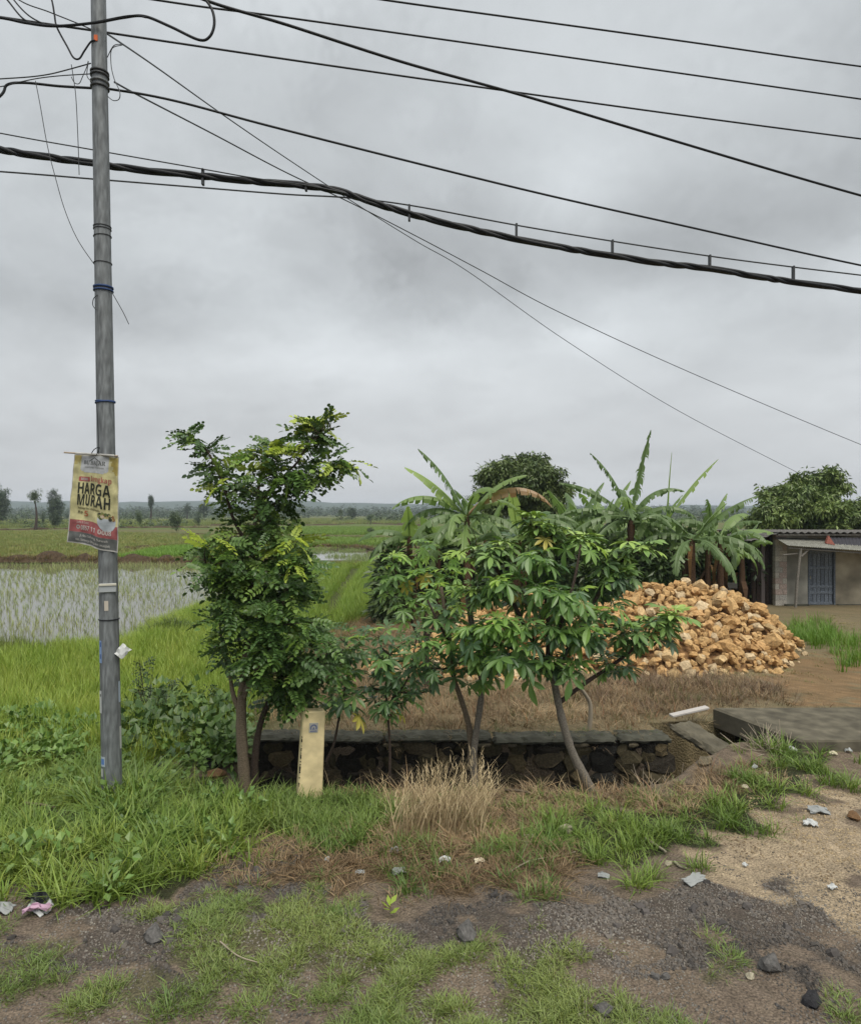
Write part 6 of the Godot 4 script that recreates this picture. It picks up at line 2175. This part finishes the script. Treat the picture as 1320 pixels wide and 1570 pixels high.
# ---------------------------------------------------------------- grass and weeds
func make_grass() -> void:
	var base := Color(0.75, 0.78, 0.6)
	var white := Color.WHITE
	var lush := []
	for k in 3:
		lush.append(tuft(18, 0.27, 0.12, 1.0, 0.014, base, white, 4))
	var low := []
	for k in 3:
		low.append(tuft(20, 0.05, 0.07, 1.3, 0.006, Color(0.9, 0.85, 0.6), white, 3))
	var long := []
	for k in 3:
		long.append(tuft(18, 0.42, 0.12, 0.45, 0.010, Color(0.75, 0.8, 0.5), white, 3))
	var dry := []
	for k in 3:
		dry.append(tuft(12, 0.24, 0.16, 0.9, 0.006, Color(0.8, 0.8, 0.8), white, 3))
	var mat_t := []
	for k in 3:
		mat_t.append(tuft(16, 0.07, 0.1, 1.6, 0.006, Color(0.9, 0.9, 0.9), white, 3))
	var g := thing("verge_grass", "lush green grass round the foot of the pole", "grass", Vector3.ZERO, "", "stuff")
	scatter(g, "grass", "lush", 5800, lush, M.grass, 0.55, 1.05, Color(0.12, 0.215, 0.035), Color(0.27, 0.36, 0.07), 0.25, 0.45, 0.3)
	scatter(g, "grass", "post_grass", 620, lush, M.grass, 0.4, 0.75, Color(0.11, 0.20, 0.04), Color(0.20, 0.28, 0.07), 0.12, 0.3, 0.2)
	scatter(g, "grass", "pole_foot", 130, lush, M.grass, 0.9, 1.5, Color(0.11, 0.2, 0.04), Color(0.18, 0.28, 0.06), 0.1, 0.3, 0.0)
	var b := thing("grass_strip", "bright green grass strip running up to the culvert slab", "grass", Vector3.ZERO, "", "stuff")
	scatter(b, "grass", "band", 2700, lush, M.grass, 0.28, 0.8, Color(0.12, 0.21, 0.04), Color(0.23, 0.33, 0.07), 0.38, 0.4, 0.4, 1.7)
	var t := thing("turf", "short patchy turf creeping over the dirt shoulder", "grass", Vector3.ZERO, "", "stuff")
	scatter(t, "turf", "turf", 17000, low, M.grass, 0.6, 1.2, Color(0.15, 0.23, 0.06), Color(0.24, 0.30, 0.09), 0.2, 0.5, 0.38, 2.4)
	scatter(t, "turf", "lush", 2600, low, M.grass, 0.8, 1.4, Color(0.13, 0.20, 0.05), Color(0.21, 0.26, 0.08), 0.4, 0.4, 0.2, 2.4)
	scatter(t, "turf", "band", 3000, low, M.grass, 0.6, 1.2, Color(0.13, 0.20, 0.05), Color(0.21, 0.26, 0.08), 0.35, 0.4, 0.3, 2.4)
	var st := thing("grass_tufts", "scattered star shaped grass tufts on the bare shoulder", "grass", Vector3.ZERO, "", "stuff")
	scatter(st, "tuft", "tufts", 150, lush, M.grass, 0.3, 0.6, Color(0.09, 0.17, 0.035), Color(0.15, 0.23, 0.06), 0.1, 0.4, 0.3)
	var f := thing("field_grass", "long yellow green grass sloping from the verge to the flooded paddy", "grass", Vector3.ZERO, "", "stuff")
	scatter(f, "grass", "field", 15000, long, M.grass, 0.7, 1.15, Color(0.21, 0.33, 0.04), Color(0.34, 0.43, 0.08), 0.3, 0.25, 0.0)
	scatter(f, "grass", "slope", 16000, long, M.grass, 0.8, 1.25, Color(0.18, 0.30, 0.04), Color(0.26, 0.36, 0.06), 0.4, 0.2, 0.0)
	scatter(f, "grass", "near_pond_edge", 1500, long, M.grass, 0.5, 1.0, Color(0.11, 0.17, 0.03), Color(0.2, 0.24, 0.06), 0.3, 0.4, 0.1)
	var w := thing("dry_weeds", "brown dead weeds behind the retaining wall", "dry weeds", Vector3.ZERO, "", "stuff")
	scatter(w, "dry_stems", "weeds", 2600, dry, M.straw, 0.4, 1.25, Color(0.17, 0.11, 0.06), Color(0.38, 0.28, 0.16), 0.25, 0.5, 0.3, 2.2)
	scatter(w, "dead_grass", "weeds", 1800, mat_t, M.straw, 1.0, 2.2, Color(0.16, 0.11, 0.06), Color(0.34, 0.26, 0.15), 0.25, 0.6, 0.2, 1.6)
	scatter(w, "dark_stems", "dark_weeds", 900, dry, M.straw, 0.6, 1.3, Color(0.10, 0.07, 0.05), Color(0.22, 0.155, 0.10), 0.25, 0.4, 0.4, 1.8)
	scatter(w, "green_shoots", "weeds", 260, long, M.grass, 0.3, 0.55, Color(0.10, 0.14, 0.04), Color(0.16, 0.17, 0.06), 0.25, 0.3, 0.4)
	scatter(w, "dry_stems", "yard_dry", 5200, dry, M.straw, 0.5, 1.1, Color(0.20, 0.135, 0.07), Color(0.32, 0.23, 0.12), 0.3, 0.3, 0.05)
	var dm := thing("dead_grass_mat", "matted brown dead grass on the ground before the ditch", "dry grass", Vector3.ZERO, "", "stuff")
	scatter(dm, "dead_grass", "drymat", 6500, mat_t, M.straw, 0.6, 1.5, Color(0.17, 0.115, 0.06), Color(0.36, 0.265, 0.155), 0.2, 0.6, 0.1, 2.0)
	var ds := thing("ditch_straw", "sparse dry stems and straw along the near lip of the ditch", "dry grass", Vector3.ZERO, "", "stuff")
	scatter(ds, "dry_stems", "ditch_edge", 230, dry, M.straw, 0.5, 1.3, Color(0.24, 0.17, 0.09), Color(0.46, 0.36, 0.21), 0.1, 0.4, 0.3, 2.5)
	scatter(ds, "dead_grass", "ditch_edge", 380, mat_t, M.straw, 0.7, 1.6, Color(0.2, 0.14, 0.08), Color(0.40, 0.30, 0.17), 0.1, 0.6, 0.1, 2.0)
	scatter(st, "tuft", "drymat", 900, lush, M.grass, 0.2, 0.62, Color(0.10, 0.18, 0.04), Color(0.20, 0.28, 0.07), 0.2, 0.4, 0.5, 1.8)
	var yg := thing("yard_grass", "two bright green grass clumps on the yard before the shed", "grass", Vector3.ZERO, "", "stuff")
	scatter(yg, "grass", "yard_green", 700, long, M.grass, 0.7, 1.2, Color(0.12, 0.25, 0.03), Color(0.17, 0.31, 0.045), 0.3, 0.25, 0.0)
	# sparse short growth over the yard
	zones.yard = [poly([1000, 1030, 1190, 1000, 1240, 940, 1345, 940, 1345, 1000, 1200, 1060, 1000, 1060])]
	scatter(yg, "sparse_grass", "yard", 4500, low, M.grass, 0.8, 1.8, Color(0.15, 0.19, 0.06), Color(0.32, 0.27, 0.14), 0.5, 0.4, 0.42, 0.9)
	# the tall straw clump
	var sc := thing("straw_clump", "tall pale straw coloured grass clump before the wall", "dry grass", G(675, 1268))
	var c0 := sc.position
	for k in 3:
		var mb := MB.new()
		mb.tinted = true
		for i in 150:
			var px := rnd(600, 742)
			var q := G(px, rnd(1252, 1292)) - c0
			var h := rnd(0.32, 0.72) * (1.0 - 0.3 * absf(px - 690.0) / 100.0)
			var yaw := rnd(-0.9, 0.9) if rng.randf() < 0.75 else rnd(0, TAU)
			var tone := Color(0.38, 0.29, 0.16).lerp(Color(0.56, 0.46, 0.29), rng.randf())
			blade(mb, q, yaw, h, rnd(0.15, 0.75), rnd(0.006, 0.010), tone * 0.8, tone, 4)
			if i % 3 == 0:
				# feathery seed head
				var out := Vector3(cos(yaw), 0, sin(yaw))
				var tip := q + Vector3.UP * h * 0.9 + out * h * 0.3
				for e in 5:
					blade(mb, tip - Vector3.UP * 0.04 * e, rnd(0, TAU), 0.07, 0.6, 0.006, tone, tone * 1.1, 2)
		part(sc, "straw", mb.mesh(), M.straw).set_meta("kind", "stuff")
	# broad leaved creeper at the left edge
	zones.creeper = [poly([-80, 1110, 40, 1105, 110, 1125, 150, 1165, 60, 1190, -80, 1200]), poly([250, 1130, 340, 1120, 350, 1190, 270, 1180])]
	var cr := thing("creeper", "broad leaved green creeper in the grass at the left edge", "plant", Vector3.ZERO, "", "stuff")
	var leafy := []
	for k in 2:
		leafy.append(spray(16, 0.15, 0.085, 0.06, 0.2, 0.1))
	scatter(cr, "leaves", "dark_creeper", 420, leafy, M.foliage, 0.9, 1.9, Color(0.05, 0.10, 0.03), Color(0.12, 0.20, 0.05), 0.2, 0.4, 0.2)
	scatter(cr, "leaves", "lush", 420, leafy, M.foliage, 0.5, 1.1, Color(0.09, 0.17, 0.04), Color(0.16, 0.26, 0.06), 0.2, 0.4, 0.45)
	scatter(cr, "leaves", "creeper", 700, leafy, M.foliage, 0.8, 1.3, Color(0.10, 0.19, 0.04), Color(0.17, 0.28, 0.06), 0.2, 0.3, 0.1)
	var tops := [[], []]
	var topc := [[], []]
	for i in 130:
		var k := i % 2
		tops[k].append(Transform3D(Basis(Vector3(rnd(-1, 1), 0, rnd(-1, 1)).normalized(), rnd(0, 0.6)) * Basis(Vector3.UP, rnd(0, TAU)) * Basis.from_scale(Vector3.ONE * rnd(0.5, 1.3)), Vector3(rnd(-2.0, 2.7), -0.01, -7.74 - 0.28 * (1.0 - rng.randf() ** 2.0))))
		topc[k].append(Color(0.17, 0.13, 0.07).lerp(Color(0.30, 0.23, 0.13), rng.randf()) if rng.randf() < 0.7 else Color(0.10, 0.14, 0.05))
	many(dm, "dead_grass", mat_t[0], M.straw, tops[0], topc[0])
	many(dm, "dead_grass", low[0], M.straw, tops[1], topc[1])
	# single upright weeds in the field
	for q in [["thin dark weed left of the other field weeds", 214, 1096, 1020], ["tall bare branching weed right of the pole", 226, 1110, 1012], ["leafy dark weed in the green field by the slim tree", 325, 1098, 1056], ["short dark weed in the green field between the pole and the slim tree", 248, 1108, 1064], ["slanting dark weed between the tall and the leafy weeds", 266, 1090, 1052]]:
		var p := G(q[1], q[2])
		var hgt: float = (q[2] - q[3]) / F * -p.z
		var o := thing("weed", q[0], "weed", p, "upright weeds in the field")
		var mb := MB.new()
		for k in 3:
			var lean := Vector3(rnd(-0.15, 0.15), 0, rnd(-0.1, 0.1))
			mb.tube(curve([Vector3(lean.x * 0.1, -0.03, 0), Vector3(lean.x * 0.5, hgt * 0.5, lean.z), Vector3(lean.x, hgt * (1.0 - 0.25 * k), lean.z)], 3), taper(7, 0.008, 0.003), 4, Color.WHITE, false)
		part(o, "stem", mb.mesh(), M.bark_dark)
		var xf := []
		var co := []
		for i in 16:
			xf.append(Transform3D(Basis(Vector3.UP, rnd(0, TAU)).scaled(Vector3.ONE * rnd(0.25, 0.5)), Vector3(rnd(-0.07, 0.07), hgt * rnd(0.3, 1.0), rnd(-0.06, 0.06))))
			co.append(Color(0.04, 0.075, 0.025))
		many(o, "leaves", leafy[0], M.foliage, xf, co)
	# dark bushy tuft on the paddy's edge
	var pe := G(262, 972)
	var bo := thing("waterside_bush", "dark green weedy bush on the paddy's edge right of the pole", "bush", pe)
	var xf2 := []
	var co2 := []
	for i in 70:
		var a := rnd(0, TAU)
		var r := sqrt(rng.randf())
		xf2.append(Transform3D(Basis(Vector3.UP, rnd(0, TAU)).scaled(Vector3.ONE * rnd(0.8, 1.5)), Vector3(cos(a) * r * 0.55, rnd(0.0, 0.35) * (1.2 - r), sin(a) * r * 0.5)))
		co2.append(Color(0.06, 0.10, 0.03).lerp(Color(0.12, 0.17, 0.05), rng.randf()))
	many(bo, "foliage", lush[0], M.grass, xf2, co2)


# ---------------------------------------------------------------- stones, gravel, litter, twigs
func make_litter() -> void:
	var shapes := []
	for k in 6:
		shapes.append(rock(40 + k, 7, 0.1).mesh())
	var gv := thing("gravel", "dark broken asphalt gravel and pebbles over the shoulder", "gravel", Vector3.ZERO, "", "stuff")
	for q in [["gravel", 26000, 0.004, 0.021, Color(0.05, 0.046, 0.042), Color(0.17, 0.15, 0.13), 0.2], ["gravel", 5000, 0.012, 0.026, Color(0.04, 0.038, 0.037), Color(0.14, 0.13, 0.12), 0.3], ["gravel", 1200, 0.02, 0.045, Color(0.045, 0.042, 0.04), Color(0.15, 0.135, 0.12), 0.35], ["gravel", 110, 0.04, 0.075, Color(0.04, 0.038, 0.037), Color(0.11, 0.10, 0.095), 0.45], ["sandstone", 7000, 0.004, 0.022, Color(0.16, 0.12, 0.08), Color(0.42, 0.33, 0.2), 0.25], ["drymat", 500, 0.01, 0.03, Color(0.1, 0.09, 0.08), Color(0.3, 0.26, 0.2), 0.3]]:
		scatter(gv, "pebbles", q[0], q[1], [shapes[0], shapes[1], shapes[2]], M.gravel, q[2], q[3], q[4], q[5], 0.3, 1.5, q[6], 3.0)
	zones.shoulder = [poly([-100, 1385, 600, 1400, 1340, 1330, 1340, 1640, -100, 1640])]
	scatter(gv, "pebbles", "shoulder", 30000, [shapes[0], shapes[1], shapes[2]], M.gravel, 0.004, 0.016, Color(0.07, 0.065, 0.06), Color(0.26, 0.24, 0.21), 0.3, 1.5, 0.2, 2.0)
	scatter(gv, "pebbles", "sand", 1500, [shapes[0], shapes[2]], M.gravel, 0.005, 0.022, Color(0.10, 0.09, 0.08), Color(0.3, 0.24, 0.16), 0.3, 1.5, 0.3, 2.0)
	var gs := "loose stones on the verge"
	for q in [
		["flat grey and tan stone in the dark gravel at bottom centre", 714, 1436, 0.14, M.stone_grey], ["dark asphalt lump near the bottom right corner", 1245, 1540, 0.10, M.stone_dark], ["left one of two small grey pebbles side by side", 1005, 1499, 0.05, M.stone_grey], ["right one of two small grey pebbles side by side", 1020, 1500, 0.05, M.stone_grey],
		["pale tan stone at the left end of the green strip", 866, 1275, 0.12, M.stone_pale], ["round pale stone standing in grass left of the tan stone", 813, 1288, 0.10, M.stone_pale], ["small whitish stone leaning on the round pale stone", 804, 1296, 0.07, M.stone_pale], ["yellowish block on the grass left of the slim tree's trunk", 292, 1184, 0.16, M.stone_pale_dull],
		["black wet stone behind the brown stone by the slim tree", 322, 1176, 0.17, M.stone_dark], ["brown tilted stone beside the slim tree's trunk", 334, 1192, 0.19, M.stone_brown], ["dark stone at the right edge by the white plastic sheet", 1309, 1256, 0.10, M.stone_brown], ["small pink pebble on the bottom right turf", 1149, 1500, 0.045, M.stone_pale],
		["broken pale lump at the ditch corner under the tilted slab", 1080, 1172, 0.16, M.stone_pale_dull], ["small tan stone beside the strip near the paper scrap", 1174, 1188, 0.06, M.stone_pale], ["cream stone by the short stick", 1024, 1326, 0.06, M.stone_pale], ["grey slab fragment flush with the soil at the bottom right", 1178, 1484, 0.13, M.stone_grey],
		["worn grey asphalt lump in the gravel at the left", 235, 1440, 0.13, M.stone_grey], ["flat white stone in the dirt near the bottom edge", 925, 1552, 0.09, M.stone_grey]]:
		var p := G(q[1], q[2])
		var s: float = q[3]
		var b := Basis(Vector3.UP, rnd(0, TAU)) * Basis.from_scale(Vector3(s * 1.15, s * (0.7 if s < 0.2 else 0.5), s))
		var o := part(self, "stone", shapes[rng.randi() % 6], q[4], Transform3D(b, p + Vector3(0, s * 0.2, 0)))
		tag(o, q[0], "stone", gs)
	var gl := "litter on the verge"
	for q in [
		["crumpled white, black and pink plastic litter at the lower left edge", 60, 1396, 0.30, 0.16, 0.08, M.plastic], ["torn grey plastic at the far left edge of the verge", 6, 1398, 0.2, 0.12, 0.05, M.plastic_grey], ["white plastic sheet lying on the sand at the right", 1242, 1266, 0.17, 0.1, 0.05, M.plastic],
		["clear grey plastic bag behind the white sheet on the sand", 1255, 1246, 0.24, 0.16, 0.04, M.plastic_grey], ["white crushed cup near the middle of the sand track", 1142, 1330, 0.05, 0.05, 0.03, M.plastic], ["small white plastic scrap low on the sand track", 1276, 1364, 0.09, 0.06, 0.03, M.plastic],
		["grey plastic wrapper before the straw clump", 612, 1340, 0.16, 0.1, 0.04, M.plastic_grey], ["pale wrapper at the foot of the straw clump", 682, 1322, 0.14, 0.07, 0.03, M.plastic], ["faded wrapper lying above the bare dirt in the centre", 606, 1308, 0.14, 0.08, 0.04, M.plastic_grey], ["bluish scrap in the straw stems", 645, 1236, 0.1, 0.07, 0.05, M.plastic_grey],
		["white scrap in the grass left of the straw clump", 568, 1240, 0.08, 0.06, 0.04, M.plastic], ["round white scrap under the grass below the marker post", 502, 1322, 0.06, 0.06, 0.04, M.plastic], ["white packet in the grass before the culvert slab", 1213, 1152, 0.15, 0.08, 0.05, M.plastic], ["bluish packet at the right edge before the slab", 1300, 1154, 0.1, 0.06, 0.06, M.plastic],
		["upright white paper scrap beside the dead twigs", 1157, 1180, 0.07, 0.06, 0.06, M.plastic], ["cream paper scrap in the brown grass of the bank", 1142, 1210, 0.09, 0.06, 0.04, M.paper], ["pale crumpled paper right of the white packet", 1277, 1158, 0.12, 0.06, 0.04, M.paper], ["grey plastic film on the dirt below the green strip", 925, 1346, 0.13, 0.07, 0.02, M.plastic_grey],
		["flat wrapper left of the clear dirt patch in the middle", 552, 1341, 0.1, 0.05, 0.02, M.plastic_grey], ["pale leaf litter scrap right of the centre grass tuft", 735, 1323, 0.12, 0.06, 0.02, M.paper], ["dusty grey film pressed into the track right of the gravel", 1065, 1352, 0.28, 0.13, 0.02, M.plastic_grey]]:
		var p := G(q[1], q[2])
		var lit := thing("litter", q[0], "litter", p + Vector3(0, 0.008, 0), gl)
		var b := Basis(Vector3.UP, rnd(-0.6, 0.6)) * Basis(Vector3.RIGHT, 0.25)
		part(lit, "sheet", scrap(q[3] * 0.7, q[4] * 0.7, q[5] * 0.5).mesh(), q[6], Transform3D(b, Vector3(0, 0.01, 0)))
		if q[3] > 0.29:
			part(lit, "pink_wrapper", scrap(0.18, 0.06, 0.03).mesh(), M.plastic_pink, Transform3D(Basis(Vector3.UP, 0.2), Vector3(0.03, 0.035, 0.07)))
			part(lit, "black_wrapper", scrap(0.16, 0.07, 0.04).mesh(), M.cable, Transform3D(Basis(Vector3.UP, -0.4), Vector3(-0.02, 0.05, -0.02)))
	# sticks
	var stick := func(label: String, q: Array, r: float, m: Material, lift: float) -> void:
		var pts := []
		for i in range(0, q.size(), 2):
			pts.append(G(q[i], q[i + 1]) + Vector3(0, lift + r, 0))
		var o := part(self, "stick", tube_mesh(pts, r, r * 0.6, 6, 5).mesh(), m)
		tag(o, label, "stick", "sticks on the ground")
	stick.call("short pale split stick at the lower edge of the green strip", [990, 1290, 1005, 1300, 1020, 1310], 0.014, M.stone_pale, 0.01)
	stick.call("small pale stick beside the cream stone", [1034, 1324, 1042, 1331, 1052, 1334], 0.012, M.stone_pale, 0.0)
	stick.call("thin curved twig across the brown ground in the centre", [782, 1340, 810, 1324, 850, 1316, 882, 1309], 0.006, M.twig, 0.01)
	stick.call("dry grass stalk on the turf at the lower left", [338, 1450, 365, 1472, 395, 1482], 0.005, M.twig, 0.02)
	stick.call("brown stick in the grass left of the pole's foot", [38, 1244, 60, 1246, 84, 1250], 0.016, M.bark, 0.06)
	stick.call("root like brown branch lying at the ditch edge left of the big trunk", [775, 1218, 810, 1222, 850, 1212, 870, 1196], 0.014, M.bark, 0.03)
	var board := MB.new()
	var a := P(1028, 1101, 8.35); var e := P(1084, 1088, 8.45)
	a.y += 0.03; e.y += 0.03
	board.box((a + e) * 0.5, Vector3((e - a).length(), 0.03, 0.09), basis_to(e - a), 0.006)
	var bo := part(self, "board", board.mesh(), mat(lin(0.45, 0.43, 0.41), 0.7))
	tag(bo, "whitish weathered board lying behind the tilted slab", "board")
	# dead twig bushes at the ditch corner and by the culvert slab
	for q in [["bare dead twigs sticking out of the ditch below the wall's right end", 1020, 1200, 7.05, 26, 0.34, 0.5], ["tangle of grey dead twigs between the tilted slab and the culvert slab", 1170, 1150, 7.3, 30, 0.36, 0.34], ["thin dead twigs before the dark wall stones right of the big trunk", 975, 1204, 7.0, 14, 0.3, 0.35]]:
		var p := P(q[1], q[2], q[3])
		p.y = H(p.x, q[3]) if q[3] > 7.2 else maxf(H(p.x, q[3]), -0.42)
		var o := thing("dead_twigs", q[0], "dead twigs", p, "dead twigs at the ditch")
		for i in q[4]:
			var yaw := rnd(0, TAU)
			var l: float = q[5] * rnd(0.5, 1.2)
			var el := rnd(0.1, 1.4)
			var dir := Vector3(cos(yaw) * cos(el), sin(el), sin(yaw) * cos(el))
			var s := Vector3(rnd(-1, 1) * q[6] * 0.5, -0.03, rnd(-0.12, 0.12))
			var mid := s + dir * l * 0.5 + Vector3(rnd(-1, 1), rnd(-1, 1), rnd(-1, 1)) * 0.03
			var tip := s + dir * l
			var mb := tube_mesh([s, mid, tip], 0.007, 0.0025, 4, 3)
			mb.tube(PackedVector3Array([mid, mid + (dir + Vector3(rnd(-1, 1), rnd(0, 1), rnd(-1, 1)) * 0.7).normalized() * l * 0.35]), PackedFloat32Array([0.004, 0.002]), 4, Color.WHITE, false)
			part(o, "twig", mb.mesh(), M.twig)
	# a yellow green seedling on the dirt
	var sd := thing("seedling", "small yellow green seedling on the bare dirt in the centre", "plant", G(598, 1406))
	var m := leaf_mat(lin(0.26, 0.36, 0.05), 0.45)
	for i in 6:
		var mb := MB.new()
		var b := basis_to(Vector3(cos(i * 1.1), 0.7, sin(i * 1.1)), 0.3)
		mb.quad(Vector3.ZERO, b.x * 0.04 + b.z * 0.018, b.x * 0.075, b.x * 0.04 - b.z * 0.018)
		part(sd, "leaf", mb.mesh(), m, Transform3D(Basis(), Vector3(0, 0.02 + i * 0.012, 0)))
